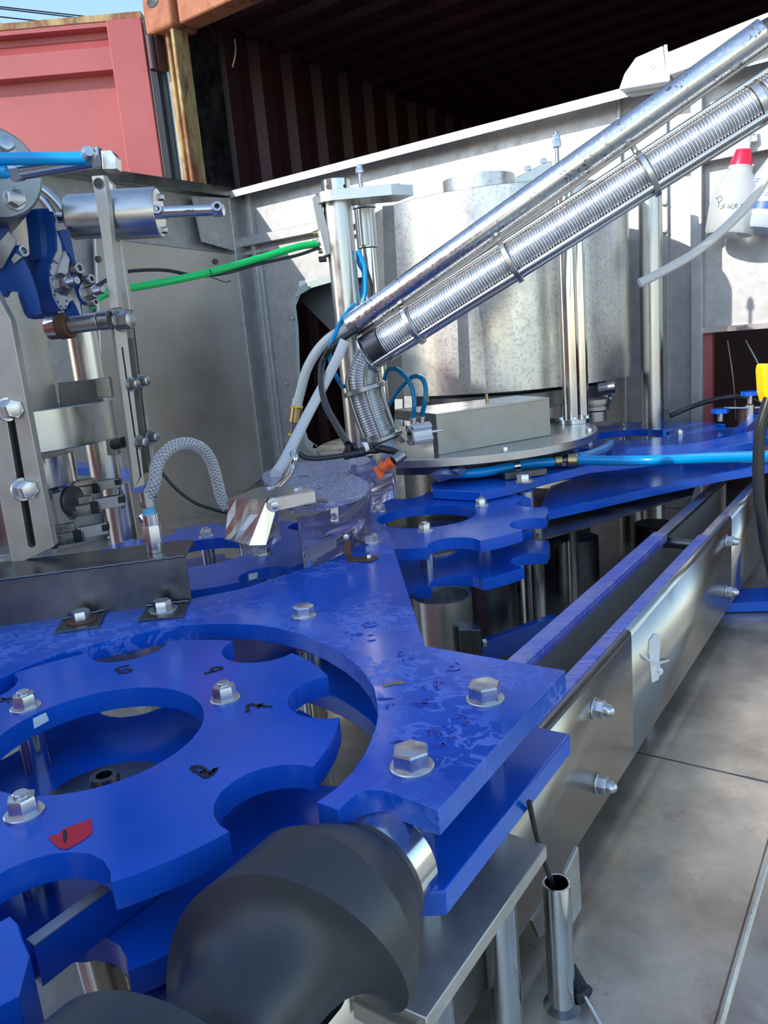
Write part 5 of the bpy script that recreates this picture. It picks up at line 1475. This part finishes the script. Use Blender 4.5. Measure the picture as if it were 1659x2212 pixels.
def knob(px, py, label, Y=2.6, post=True):
    p = atY(px, py, Y); k = (p - EYE).dot(CF) / FPX
    t = thing('hand_knob', label, 'knob', p, 'blue star knobs at the right')
    bm = NB()
    pts = []
    for i in range(40):
        a = 2 * math.pi * i / 40; r_ = (17 + 2.2 * math.cos(5 * a)) * k; pts.append(p + Vector((r_ * math.cos(a), r_ * math.sin(a), 0)))
    prism(bm, pts, Z * 9 * k); finish('knob_head', bm, blue, t, bevel=.001)
    bm = NB(); cyl(bm, p - Z * 18 * k, p, 6 * k, seg=16); finish('knob_neck', bm, brushed, t)
    return p, k
p, k = knob(1556, 892, 'lower of the two blue star knobs at the right edge')
p, k = knob(1620, 854, 'upper blue star knob standing on a steel post at the right edge', 2.7)
t = thing('knob_post', 'short steel post with a cross bar under the upper blue knob', 'post', (p.x, p.y, ZS))
bm = NB(); cyl(bm, (p.x, p.y, ZS - .1), (p.x, p.y, zat(p, 874)), .016, seg=24); finish('post', bm, brushed, t)
bm = NB(); cyl(bm, atY(1563, 882, 2.68), atY(1650, 880, 2.70), .005, seg=12); finish('cross_bar', bm, brushed, t)

# ---- white enclosure lid, upper right
ld = thing('cabinet_lid', 'white metal cabinet lid with a small diamond mark, behind the top of the pipe', 'cabinet', WB(1500, 190, .02))
of = .16
bm = NB(); prism(bm, [WB(x, y, of) for x, y in ((1336, 194), (1348, 160), (1373, 124), (1432, 98), (1441, 176))], U * .14); finish('end_cover', bm, cabinet_white, ld, smooth=0, bevel=.004, seg=2)
bm = NB(); prism(bm, [WB(x, y, of) for x, y in ((1441, 113), (1800, -30), (1800, 40), (1445, 162))], U * .14); finish('front_cover', bm, cabinet_white, ld, smooth=0, bevel=.003, seg=2)
bm = NB(); prism(bm, [WB(x, y, of + .001) for x, y in ((1434, 97), (1441, 96), (1447, 172), (1441, 177))], U * .003); finish('cover_joint', bm, dull, ld, smooth=0)
dm = [WB(x, y, of + .002) for x, y in ((1402, 148), (1411, 136), (1418, 141), (1409, 153))]
bm = NB(); c = sum(dm, Vector()) / 4
prism(bm, dm, U * .0015, [[c + (q - c) * .65 for q in dm]]); finish('diamond_mark', bm, mat('grey_print', (.45, .45, .44), .5), ld, smooth=0)

# ---- spray bottles
YBt = onU(1580, 450, UW - .12).y
def bottle(label, top, bot, wtop, wbot, m, Y):
    a, b = atY(*top, Y), atY(*bot, Y); ax = (a - b); L = ax.length; k = (a - EYE).dot(CF) / FPX
    t = thing('spray_bottle', label, 'spray bottle', b, 'plastic spray bottles hung on the rail')
    prof = [(0, 0), (wbot * .46, 0), (wbot * .5, .012), (wbot * .5, L * .52), (wbot * .46, L * .66), (wtop * .5, L * .93), (wtop * .5, L), (0, L)]
    sm_ = []
    for i in range(len(prof) - 1):
        sm_.append(prof[i])
        if 2 <= i <= 5: sm_.append(((prof[i][0] + prof[i + 1][0]) / 2 * 1.0, (prof[i][1] + prof[i + 1][1]) / 2))
    sm_.append(prof[-1])
    bm = NB(); lathe(bm, sm_, b, ax, 40, close=False); body = finish('body', bm, m, t, smooth=60)
    return t, body, a, ax.normalized(), k
k0 = YBt / FPX * 1.02
t1, body1, a, ax, k = bottle('translucent spray bottle with a red collar and black handwriting', (1600, 360), (1574, 508), 46 * k0, 92 * k0, bottle_m, YBt)
bm = NB(); lathe(bm, [(0, -.004), (23 * k, -.004), (22 * k, 10 * k), (16 * k, 33 * k), (0, 34 * k)], a, ax, 32, close=False); finish('red_collar', bm, red_p, t1, smooth=40)
bm = NB(); lathe(bm, [(0, 0), (13 * k, 0), (11 * k, 24 * k), (13 * k, 32 * k), (0, 36 * k)], a + ax * 33 * k, ax, 20, close=False)
h0 = a + ax * 62 * k
prism(bm, [atY(x, y, YBt - .012) for x, y in ((1598, 300), (1612, 288), (1623, 285), (1636, 300), (1634, 305), (1610, 306))], Vector((0, .022, 0)))
finish('spray_head', bm, white_p, t1, smooth=0, bevel=.003, seg=2)
bm = NB(); prism(bm, [atY(x, y, YBt - .01) for x, y in ((1622, 268), (1632, 268), (1637, 304), (1624, 305))], Vector((0, .02, 0))); hd1 = finish('nozzle_tip', bm, white_p, t1, smooth=0, bevel=.001)
bm = NB(); tube(bm, spline([atY(x, y, YBt - .006) for x, y in ((1600, 290), (1596, 296), (1594, 302))], 4), .004, 8); finish('trigger', bm, red_p, t1)
for s_ in ([(1549, 427), (1553, 440), (1551, 450)], [(1547, 429), (1556, 424), (1560, 429), (1556, 436), (1552, 438)], [(1558, 446), (1562, 443), (1563, 447), (1560, 450), (1556, 451)], [(1563, 450), (1566, 441), (1569, 441)], [(1574, 442), (1571, 445), (1572, 450), (1576, 448), (1574, 442), (1578, 450)],
           [(1584, 441), (1580, 445), (1581, 450), (1586, 450)], [(1588, 446), (1592, 443), (1590, 440), (1587, 446), (1592, 449)], [(1600, 449), (1602, 441)], [(1609, 437), (1604, 443), (1605, 450), (1610, 451)]):
    stroke('handwriting', body1, s_, .0022, black_ink, t1, smooth=0)
for s_ in ([(1624, 291), (1632, 290)], [(1624, 297), (1633, 296)], [(1628, 290), (1629, 297)], [(1624, 284), (1632, 283)], [(1625, 277), (1629, 274), (1631, 278), (1627, 280), (1625, 277)], [(1624, 272), (1628, 269), (1631, 272)]):
    stroke('handwriting', hd1, s_, .0018, black_ink, t1, smooth=0)
t2, body2, a, ax, k = bottle('spray bottle with a blue printed label at the right edge', (1690, 330), (1645, 500), 46 * k0, 92 * k0, liquid_m, YBt - .03)
bm = NB(); lathe(bm, [(0, 0), (22 * k, 0), (16 * k, 30 * k), (0, 31 * k)], a, ax, 24, close=False); finish('white_collar', bm, white_p, t2)
# label wrapped round the second bottle
def band(name, body, base, axis, r, s0, s1, a0, a1, m, t, lift=.0006):
    x, y, z_ = frame(axis); bm = NB(); vs = []
    n = 14
    for i in range(n + 1):
        an = math.radians(a0 + (a1 - a0) * i / n); d_ = (x * math.cos(an) + y * math.sin(an)) * (r + lift)
        vs.append((bm.verts.new(base + z_ * s0 + d_), bm.verts.new(base + z_ * s1 + d_)))
    for i in range(n): bm.faces.new((vs[i][0], vs[i + 1][0], vs[i + 1][1], vs[i][1]))
    return finish(name, bm, m, t, smooth=60)
b2 = atY(1645, 500, YBt - .03); L2 = (a - b2).length; x, y, z_ = frame(ax)
fa = math.degrees(math.atan2((-CF).dot(y), (-CF).dot(x)))
rr = 92 * k0 * .5
band('paper_label', body2, b2, ax, rr, L2 * .16, L2 * .62, fa - 75, fa + 75, white_label, t2)
band('label_block', body2, b2, ax, rr, L2 * .22, L2 * .32, fa - 74, fa - 10, blue_label, t2, .0012); band('label_block', body2, b2, ax, rr, L2 * .22, L2 * .32, fa + 10, fa + 74, blue_label, t2, .0012)
for i in range(9):
    s0 = L2 * (.35 + i * .030); band('label_line', body2, b2, ax, rr, s0, s0 + L2 * (.012 if i % 3 else .005), fa - 72, fa + 70 - 13 * (i % 3), blue_label, t2, .0012)
# ================================================================ rinser head at the left
YR0 = 1.50
cx = atY(22, 1000, YR0); RX, RY = cx.x, cx.y
kr = (cx - EYE).dot(CF) / FPX
def rz(py, x=None, y=None): return zat((RX if x is None else x, RY if y is None else y), py)
rn = thing('rinser_column', 'thick scratched steel rinser column with a band clamp at the left', 'column', (RX, RY, 1.20))
bm = NB(); cyl(bm, (RX, RY, rz(1000)), (RX, RY, rz(380)), .105, seg=64); finish('column_shaft', bm, rough_steel, rn)
RB = .205
zb0, zb1 = rz(985, RX + .1, RY - .17), rz(893, RX + .1, RY - .17)
bm = NB(); lathe(bm, [(RB - .012, zb0), (RB, zb0), (RB, zb1), (RB - .012, zb1)], (RX, RY, 0), seg=96); finish('band_ring', bm, brushed, rn, bevel=.0015)
bm = NB(); lathe(bm, [(0, zb0 + .02), (RB - .013, zb0 + .02), (RB - .013, zb0 + .024), (0, zb0 + .024)], (RX, RY, 0), seg=64, close=False); finish('ring_web', bm, dark_steel, rn)
bm = NB(); zc0, zc1 = rz(1062), rz(990); lathe(bm, [(0, zc0 - .004), (.105, zc0 - .004), (.118, zc0 + .01), (.118, zc1), (0, zc1)], (RX, RY, 0), seg=72, close=False); ld_ = finish('lower_drum', bm, polished, rn)
bm = NB(); lathe(bm, [(0, 0), (.065, 0), (.065, zc0 - 1.245), (0, zc0 - 1.245)], (RX, RY, 1.240), seg=48, close=False); finish('lower_shaft', bm, dull, rn)
q = atY(62, 1215, RY - .05)
bm = NB(); lathe(bm, [(0, 0), (.078, 0), (.078, .036), (.070, .038), (.070, .042), (0, .042)], (RX - .0, RY - .06, 1.205), seg=64, close=False); finish('base_ring', bm, rough_steel, rn, bevel=.001)
def xpt(px, py, Y): return atY(px, py, Y)
# near slotted bar
def slotbar(label, pts, Y, depthv_, slots, m=rough_steel, thick=.012, name='slotted_bar', parent=None):
    t = parent or thing(name, label, 'bar', xpt(*pts[0], Y))
    P = [xpt(x, y, Y) for x, y in pts]
    H = [[xpt(x, y, Y) for x, y in s] for s in slots]
    bm = NB(); prism(bm, P, depthv_ * thick, H); finish('bar_body', bm, m, t, smooth=0, bevel=.001)
    return t
def capsule(x0, y0, x1, y1, w_):
    d = Vector((x1 - x0, y1 - y0)).normalized(); n = Vector((-d.y, d.x)); out = []
    for s_, c in ((1, (x1, y1)), (-1, (x0, y0))):
        for i in range(7):
            a = -math.pi / 2 + math.pi * i / 6
            v = d * math.cos(a) * s_ * w_ / 2 + n * math.sin(a) * s_ * w_ / 2
            out.append((c[0] + v.x, c[1] + v.y))
    return out
YN = 1.20
nb_ = slotbar('wide slotted steel bar hanging at the far left edge with two big bolts', [(-90, 480), (22, 690), (116, 1182), (28, 1224), (0, 1080), (-90, 700)], YN, Vector((-.15, 1, 0)), [capsule(22, 900, 68, 1175, 17)], thick=.03)
bm = NB(); prism(bm, [xpt(x, y, YN + .02) for x, y in ((5, 880), (40, 880), (90, 1190), (50, 1192))], Vector((-.003, .004, 0))); finish('slot_back', bm, black, nb_, smooth=0)
nx = Vector((.80, -.60, 0)).normalized()
for px, py in ((15, 884), (48, 1057)):
    fastener('bolt', nb_, xpt(px, py, YN - .001), nx, .026, bolt_m, h=.020, washer=.019, rot=.2)
# right-hand slotted pair
YQ = 1.36
rb = thing('slotted_bar', 'pair of long slotted steel bars bolted side by side right of the column', 'bar', xpt(300, 1050, YQ))
def rbx(pts, Y, dv, th, slots=(), m=rough_steel, nm='bar_body'):
    bm = NB(); prism(bm, [xpt(x, y, Y) for x, y in pts], dv * th, [[xpt(x, y, Y) for x, y in s] for s in slots]); return finish(nm, bm, m, rb, smooth=0, bevel=.0008)
dv = Vector((-.50, 1, 0)).normalized()
rbx([(241, 672), (268, 668), (313, 1048), (290, 1056)], YQ, dv, .030, [capsule(264, 752, 304, 1030, 3.2)])
rbx([(263, 640), (279, 600), (300, 790), (333, 985), (318, 1012), (296, 800)], YQ + .045, dv, .022, [capsule(287, 690, 323, 998, 2.5)])
bm = NB(); prism(bm, [xpt(x, y, YQ + .03) for x, y in ((262, 730), (285, 730), (322, 1020), (300, 1025))], dv * .004); finish('slot_back', bm, dark_steel, rb, smooth=0)
nq = Vector((.88, -.47, 0)).normalized()
for px, py, Y_ in ((285, 830, YQ), (308, 823, YQ + .045), (303, 955, YQ), (328, 944, YQ + .045)):
    fastener('bolt', rb, xpt(px - 3, py, Y_ - .001), nq, .016, bolt_dark, h=.014, washer=.0125)
# tall bar above
tb_ = thing('tall_bar', 'tall flat steel bar carrying the thick cylinder at upper left, chamfered at the top', 'bar', xpt(250, 670, YQ))
bm = NB(); prism(bm, [xpt(x, y, YQ - .045) for x, y in ((197, 380), (224, 378), (233, 440), (245, 560), (257, 665), (237, 668), (217, 500))], Vector((.30, 1, 0)) * .012)
finish('bar_body', bm, rough_steel, tb_, smooth=0, bevel=.001)
bm = NB(); prism(bm, [xpt(x, y, YQ + .022) for x, y in ((224, 380), (243, 398), (245, 420), (262, 540), (281, 670), (258, 670), (240, 520))], Vector((.2, 1, 0)) * .012); finish('rear_bar', bm, rough_steel, tb_, smooth=0, bevel=.001)
bm = NB(); p = xpt(213, 396, YQ - .0456); cyl(bm, p, p + Vector((0, .004, 0)), .0070, seg=24); finish('tapped_hole', bm, black, tb_)
bm = NB(); lathe(bm, [(.0070, 0), (.0086, 0), (.0086, .0006), (.0070, .0006)], p - Vector((0, .0002, 0)), (0, -1, 0), 24); finish('hole_rim', bm, dark_steel, tb_)
# thick cylinder through the bar
cyl_ = thing('air_actuator', 'thick short steel actuator cylinder clamped across the tall bar at upper left', 'air cylinder', xpt(250, 470, YQ))
YA = YQ + .012
c0_, c1_ = xpt(150, 470, YA), xpt(232, 467, YA); c2_ = xpt(345, 459, YA)
aA = (c2_ - c0_).normalized(); ka = (c0_ - EYE).dot(CF) / FPX; ra = 46 * ka
bm = NB(); lathe(bm, [(0, 0), (ra * .92, 0), (ra, .004), (ra, (c1_ - c0_).length * 1.1), (0, (c1_ - c0_).length * 1.1)], c0_, aA, 56, close=False); finish('rear_body', bm, brushed, cyl_, bevel=.001)
bm = NB(); s = (c1_ - c0_).length; l_ = (c2_ - c0_).length; lathe(bm, [(0, s * 1.10), (ra * 1.12, s * 1.10), (ra * 1.12, l_ - .004), (ra * 1.08, l_), (0, l_)], c0_, aA, 56, close=False); finish('front_body', bm, brushed, cyl_, bevel=.001)
for a in (60, 180, 300, 0):
    x, y, z_ = frame(aA); fastener('bolt', cyl_, c0_ + aA * l_ + (x * math.cos(math.radians(a)) + y * math.sin(math.radians(a))) * ra * .85, aA, .010, bolt_dark, h=.006)
bm = NB(); cyl(bm, xpt(105, 471, YA), c0_, 11.5 * ka, seg=28); finish('piston_rod', bm, polished, cyl_, bevel=.001)
# little cylinder with writing
m0, m1 = xpt(345, 459, YA - .02), xpt(483, 453, YA - .03); am = (m1 - m0).normalized()
lc = thing('slim_air_cylinder', 'slim polished air cylinder with dark port rings and small printed lettering', 'air cylinder', m0)
bm = NB(); cyl(bm, m0, m1, 11.5 * ka, seg=32); lcb = finish('barrel', bm, polished, lc)
for p in (m0.lerp(m1, .0), m0.lerp(m1, .93)):
    bm = NB(); hexa(bm, p - am * .010, am, 25 * ka, 20 * ka); finish('end_nut', bm, bolt_m, lc, smooth=25)
    bm = NB(); q = p - CF * 13 * ka; lathe(bm, [(5.5 * ka, 0), (10 * ka, 0), (10 * ka, .006), (5.5 * ka, .006)], q, -CF, 28); finish('port_ring', bm, bolt_dark, lc); bm = NB(); cyl(bm, q, q - CF * .001, 5.6 * ka, seg=20); finish('port_hole', bm, black, lc)
LET = {'A': [[(0, 1), (.5, 0), (1, 1)], [(.2, .6), (.8, .6)]], 'I': [[(.5, 0), (.5, 1)]], 'R': [[(0, 1), (0, 0), (.8, 0), (.8, .5), (0, .5)], [(.4, .5), (.9, 1)]], 'T': [[(0, 0), (1, 0)], [(.5, 0), (.5, 1)]], 'C': [[(.9, 0), (0, 0), (0, 1), (.9, 1)]]}
X = 397
for chh in 'AIRTAC':
    for ln in LET[chh]:
        stroke('printed_letter', lcb, [(X + a * 3.0, 453.5 - (X - 397) * .06 + b * 5.0) for a, b in ln], .0009, black_ink, lc, smooth=0, n=1)
    X += 2.6 if chh == 'I' else 4.2

# ---- gripper with blue jaws
gj = thing('bottle_gripper', 'blue plastic forked bottle gripper with steel plates and bolts at left', 'gripper', xpt(110, 650, 1.30))
def jaw(pts, Y, dv, th, m, name, bev=.0015, smooth=30):
    bm = NB(); prism(bm, spline([xpt(x, y, Y) for x, y in pts], 3) if smooth else [xpt(x, y, Y) for x, y in pts], dv * th); return finish(name, bm, m, gj, smooth=smooth, bevel=bev)
YJ = 1.34
jd = Vector((-1, .25, 0)).normalized()
# near disc: seen edge-on, face turned to the right
face1 = [(108, 455), (118, 500), (121, 540), (115, 555), (106, 575), (105, 610), (112, 645), (125, 668), (135, 673), (145, 668), (150, 655), (156, 651), (163, 660), (168, 675), (180, 682), (178, 660), (165, 600), (157, 545), (152, 500), (150, 495), (140, 500), (135, 540), (128, 520), (120, 480), (118, 458)]
jaw(face1, YJ, jd, .026, grip_blue, 'right_jaw', smooth=0)
jaw([(118, 458), (122, 500), (124, 540), (118, 552), (109, 572), (106, 605), (113, 640), (126, 664), (136, 671), (144, 665), (149, 652), (157, 648), (166, 665), (172, 680), (176, 682), (163, 600), (154, 545), (142, 545), (136, 560), (130, 520), (124, 480)], YJ - .0015, jd, -.001, galv, 'face_plate', .0003, smooth=0)
jaw([(80, 450), (106, 448), (120, 500), (118, 545), (90, 560), (86, 500)], YJ + .004, jd, .024, grip_blue, 'upper_fork', smooth=0)
jaw([(128, 497), (150, 494), (182, 660), (172, 640), (140, 530)], YJ - .003, jd, .01, grip_blue, 'inner_fork', smooth=0)
jaw([(50, 555), (105, 545), (103, 580), (108, 640), (128, 680), (80, 685), (60, 640)], YJ + .03, jd, .02, grip_blue, 'hub', smooth=30)
jaw([(-20, 470), (8, 470), (30, 520), (52, 560), (70, 600), (88, 665), (80, 677), (66, 676), (55, 650), (42, 632), (20, 628), (12, 640), (-20, 640)], YJ - .05, Vector((-.3, 1, 0)), .022, grip_blue, 'left_jaw')
jaw([(0, 520), (18, 497), (34, 515), (33, 530), (5, 580), (-15, 580), (-15, 540)], YJ - .06, Vector((-.3, 1, 0)), .008, dull, 'finger_plate', .001, smooth=0)
jaw([(22, 560), (33, 545), (50, 555), (30, 572)], YJ - .055, Vector((-.3, 1, 0)), .01, dull, 'finger_block', .001, smooth=0)
jaw([(125, 588), (141, 541), (151, 560), (147, 590), (132, 598)], YJ - .012, jd, .006, galv, 'lever', .0005, smooth=0)
gx = Vector((.85, -.5, .05)).normalized()
for px, py, kd, af in ((40, 545, 'socket', .013), (12, 588, 'socket', .013), (160, 582, 'socket', .012), (186, 605, 'socket', .010), (195, 655, 'socket', .008)):
    fastener(kd, gj, xpt(px, py, YJ - .03), gx, af, bolt_dark if px != 12 else bolt_m, h=.014)
for px, py, af, sh_ in ((133, 614, .022, .020), (190, 633, .020, .018)):
    fastener('nut', gj, xpt(px, py, YJ - .03), gx, af, bolt_dark, h=.016, washer=.018, shank=sh_)
# index dots on the face plate
for i in range(14):
    px, py = [(111, 566), (116, 564), (121, 568), (108, 577), (109, 594), (113, 604), (117, 637), (124, 652), (131, 662), (137, 668), (142, 662), (143, 650), (142, 638), (118, 630)][i]
    bm = NB(); p = xpt(px, py, YJ - .0045); cyl(bm, p, p + gx * .0008, .0018, seg=8); finish('index_dot', bm, grip_blue, gj)
jaw([(168, 568), (174, 568), (190, 660), (184, 658)], YJ - .02, jd, .004, black, 'black_backing', .0003, smooth=0)
# pivot shaft below the gripper
pv = thing('cam_roller', 'rust-banded roller shaft fixed to the top of the slotted bars with a large bolt', 'roller', xpt(240, 700, YQ))
v0, v1 = xpt(107, 708, YQ + .02), xpt(243, 690, YQ + .0); av = (v1 - v0).normalized(); lv = (v1 - v0).length; kv = ka
for nm, s0, s1, r_, m in (('roller_rim', 0, .17, 27, polished), ('rusty_band', .17, .34, 29, rust_w), ('shaft_body', .34, .80, 19.5, brushed), ('washers', .82, .98, 21, bolt_dark)):
    bm = NB(); cyl(bm, v0 + av * lv * s0, v0 + av * lv * s1, r_ * kv, seg=36); finish(nm, bm, m, pv, bevel=.001)
fastener('bolt', pv, xpt(258, 693, YQ - .012), nq, .027, bolt_dark, h=.024, washer=.018)

# ---- angle arm block and brackets beside the column
sb2 = thing('side_arm', 'dark steel side arm and blocks between the column and the slotted bars', 'arm', xpt(190, 850, 1.5))
bm = NB(); prism(bm, [xpt(x, y, 1.52) for x, y in ((125, 827), (212, 818), (212, 880), (130, 880))], Vector((0, .03, 0))); finish('arm', bm, dark_steel, sb2, smooth=0)
bm = NB(); prism(bm, [xpt(x, y, 1.42) for x, y in ((205, 818), (236, 814), (243, 858), (210, 858))], Vector((-.2, 1, 0)) * .03); finish('clamp_block', bm, dull, sb2, smooth=0, bevel=.001)
bm = NB(); prism(bm, [xpt(x, y, 1.42) for x, y in ((228, 950), (250, 944), (257, 982), (232, 984))], Vector((-.2, 1, 0)) * .03); finish('lower_block', bm, dull, sb2, smooth=0, bevel=.001)
bm = NB(); cyl(bm, xpt(247, 960, 1.42), xpt(268, 955, 1.40), .010, seg=16); finish('rubber_buffer', bm, black, sb2)

# ---- rear column and blue guide behind the rinser
rc_ = thing('rear_column', 'dull steel column standing behind the rinser column', 'column', xpt(260, 1140, 1.75))
bq = xpt(262, 1120, 1.80)
bm = NB(); cyl(bm, (bq.x, bq.y, TZ), (bq.x, bq.y, zat(bq, 1045)), 30 / FPX * 1.8, seg=36); finish('lower_shaft', bm, brushed, rc_)
bq2 = xpt(190, 780, 1.80)
bm = NB(); cyl(bm, (bq.x - .02, bq.y, zat(bq, 1040)), (bq.x - .02, bq.y, zat(bq2, 700)), 31 / FPX * 1.8, seg=36); finish('upper_shaft', bm, brushed, rc_)
zq = 1.262
cg = thing('rinser_guide', 'blue curved rinser guide plate behind the slotted bars', 'guide plate', at(260, 1030, zq))
rimp = [(140, 1000), (165, 998), (225, 1000), (300, 1015), (314, 1040), (312, 1046), (240, 1042), (225, 1020), (195, 1012), (150, 1010)]
bm = NB(); prism(bm, [at(x, y, zq) for x, y in rimp], Z * -.024); finish('plate', bm, blue, cg, bevel=.0015)
bm = NB(); lathe(bm, [(0, 0), (.020, 0), (.020, .012), (.014, .012), (.014, .04), (0, .04)], at(262, 1010, zq), seg=28, close=False); finish('spacer', bm, rough_steel, cg, smooth=30)
bm = NB(); boxm(bm, at(262, 1004, zq + .006), (.045, 0, 0), (0, .03, 0), (0, 0, .012)); finish('block', bm, rough_steel, cg, smooth=0, bevel=.001)

# ---- chain gripper links
def chain(label, px, py, Y, sc_, ang):
    t = thing('gripper_link', label, 'gripper', xpt(px, py, Y), 'dark steel gripper links below the rinser')
    k = Y / FPX * sc_
    d = Vector((math.cos(ang), math.sin(ang), .04)); n_ = Vector((-math.sin(ang), math.cos(ang), 0)); p = xpt(px, py, Y)
    def B(nm, o, sx, sy, sz, m, bev=.001): 
        bm = NB(); boxm(bm, p + d * o[0] * k + n_ * o[1] * k + Z * o[2] * k, d * sx * k, n_ * sy * k, Z * sz * k); finish(nm, bm, m, t, smooth=0, bevel=bev)
    B('link_body', (0, 0, 0), 60, 20, 20, bolt_dark); B('link_body', (-6, 8, 17), 44, 18, 14, bolt_dark)
    B('side_plate', (44, -8, 6), 50, 4, 20, galv, .0005); B('side_plate', (44, 8, 6), 50, 4, 20, dull, .0005)
    B('clip', (66, 0, 8), 12, 24, 12, black); B('clip', (18, 0, 2), 14, 24, 22, black)
    bm = NB(); cyl(bm, p + d * -22 * k - n_ * 12 * k - Z * 4 * k, p + d * -22 * k - n_ * 18 * k - Z * 4 * k, 9 * k, seg=6); finish('link_bolt', bm, dark_steel, t, bevel=.0006)
    bm = NB(); cyl(bm, p + d * 66 * k - Z * 10 * k, p + d * 66 * k + Z * 24 * k, 4 * k, seg=14); finish('link_pin', bm, dark_steel, t)
chain('middle one of the dark gripper links, sticking out right of the lower drum', 184, 1100, 1.48, 1.2, .25)
chain('upper one of the dark gripper links, just under the drum', 190, 1058, 1.58, 1.0, .15)
chain('lower dark gripper link beside the foot of the wide slotted bar', 146, 1162, 1.36, 1.25, .28)
chain('lowest gripper link with pale side plates at the left edge', 20, 1252, 1.18, 1.3, .35)
bm = NB(); p = xpt(152, 1082, 1.47); lathe(bm, [(0, 0), (.030, 0), (.030, .010), (0, .010)], p, (1, -.35, 0), 36, close=False); o = finish('link_wheel', bm, dark_steel, None, bevel=.001); tag(o, 'dark round steel disc between the lower drum and the gripper links', 'disc')

# ---- blue hose and cylinder at top left
tl_ = thing('top_air_cylinder', 'polished air cylinder with a flat end lug lying across the top left corner', 'air cylinder', xpt(150, 350, 1.15))
YT = 1.15
t0, t1_ = xpt(30, 370, YT), xpt(205, 342, YT); at_ = (t1_ - t0).normalized(); kt = YT / FPX
bm = NB(); cyl(bm, t0, t1_, 18 * kt, seg=40); finish('barrel', bm, polished, tl_)
bm = NB(); hexa(bm, t1_ - at_ * 5 * kt, at_, 36 * kt, 20 * kt); finish('end_nut', bm, bolt_m, tl_, smooth=25)
bm = NB(); hexa(bm, t0 - at_ * 6 * kt, at_, 36 * kt, 22 * kt); finish('rear_nut', bm, bolt_m, tl_, smooth=25)
bm = NB(); prism(bm, [xpt(x, y, YT - .012) for x, y in ((218, 325), (240, 324), (250, 338), (251, 364), (240, 366), (222, 366))], Vector((0, .024, 0))); finish('end_lug', bm, bolt_m, tl_, smooth=0, bevel=.003, seg=2)
bm = NB(); p = xpt(190, 338, YT - .03); lathe(bm, [(0, 0), (14 * kt, 0), (14 * kt, .012), (9 * kt, .02), (0, .02)], p, (.4, -.9, .1), 24, close=False); finish('elbow_fitting', bm, bolt_m, tl_)
for k, (P, lb) in enumerate((([(188, 342), (150, 343), (80, 343), (-60, 344)], 'straight blue air hose along the polished cylinder at the top left corner'), ([(16, 370), (5, 372), (-40, 372)], 'short stub of blue air hose at the left edge below the straight one'))):
    o = wire('blue_hose', [xpt(x, y, YT - .035) for x, y in P], 12 * kt, sky_h, None, 16); tag(o, lb, 'hose')
cw_ = thing('clamp_cover', 'round steel clamp cover with hex bolts behind the blue hose at top left', 'cover', xpt(0, 400, 1.22))
bm = NB(); pc_ = xpt(-12, 372, 1.24); lathe(bm, [(0, 0), (.064, 0), (.067, .003), (.067, .16), (0, .16)], pc_, (-.55, .8, -.05), 56, close=False); finish('housing', bm, dull, cw_, bevel=.001)
fastener('bolt', cw_, xpt(32, 430, 1.17), (.6, -.8, 0), .022, bolt_dark, h=.015, washer=.016)
fastener('bolt', cw_, xpt(8, 318, 1.19), (.6, -.8, .2), .022, bolt_m, h=.015, washer=.016)
for k, P in enumerate(([(70, 402), (95, 412), (120, 435), (135, 455)], [(70, 415), (90, 430), (105, 450), (115, 470)])):
    o = wire('steel_tube', [xpt(x, y, 1.5) for x, y in P], .008, polished, None, 14); tag(o, ('upper' if k == 0 else 'lower') + ' of two curved bright steel tubes behind the clamp cover', 'tube')

# ================================================================ under the wheels
def pot(label, px, pyt, Y, r, name='clamp_pot', clamp=False, m=brushed, grooves=True):
    p = atY(px, pyt, Y); H = p.z - TZ
    t = thing(name, label, 'cylinder', (p.x, p.y, TZ))
    prof = [(0, 0), (r * 1.12, 0), (r * 1.12, H * .44), (r * 1.04, H * .45), (r * 1.04, H * .54), (r, H * .55), (r, H), (r * .92, H), (r * .92, H * .8), (0, H * .8)] if grooves else [(0, 0), (r, 0), (r, H), (0, H)]
    bm = NB(); lathe(bm, prof, (p.x, p.y, TZ), seg=56, close=False); finish('pot_body', bm, m, t, smooth=30)
    if clamp:
        for k in range(2):
            bm = NB(); boxm(bm, atY(1003 + 21 * k, 1380, p.y - r * .9 + .02 * k), Vector((.022, 0, 0)), (0, .05, 0), (0, 0, .055)); finish('clamp_lug', bm, dark_steel, t, smooth=0, bevel=.001)
        fastener('bolt', t, atY(1042, 1390, p.y - r * .85), (1, .1, 0), .014, bolt_m, h=.008)
    return t
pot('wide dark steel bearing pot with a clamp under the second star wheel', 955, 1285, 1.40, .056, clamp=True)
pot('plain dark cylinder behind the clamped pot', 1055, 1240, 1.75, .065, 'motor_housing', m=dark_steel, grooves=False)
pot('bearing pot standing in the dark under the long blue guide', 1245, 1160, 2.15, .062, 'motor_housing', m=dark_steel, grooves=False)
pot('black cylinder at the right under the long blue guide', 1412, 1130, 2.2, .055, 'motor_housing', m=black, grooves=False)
p = atY(1160, 1250, 1.80)
o = rod('leg', (p.x, p.y, TZ), (p.x, p.y, zat(p, 1100)), 18 / FPX * 1.8, brushed, r)
p = atY(1237, 1220, 2.05); o = rod('leg', (p.x, p.y, TZ), (p.x, p.y, zat(p, 1110)), 12 / FPX * 2.05, dull, r)
bm = NB(); p0 = at(1010, 1420, .90); p1 = at(1200, 1350, .90); bar(bm, p0, p1, Z, .05, .02); o = finish('lower_blue_rail', bm, blue, None, smooth=0, bevel=.001); tag(o, 'low blue rail in the dark behind the clamped pot', 'rail')
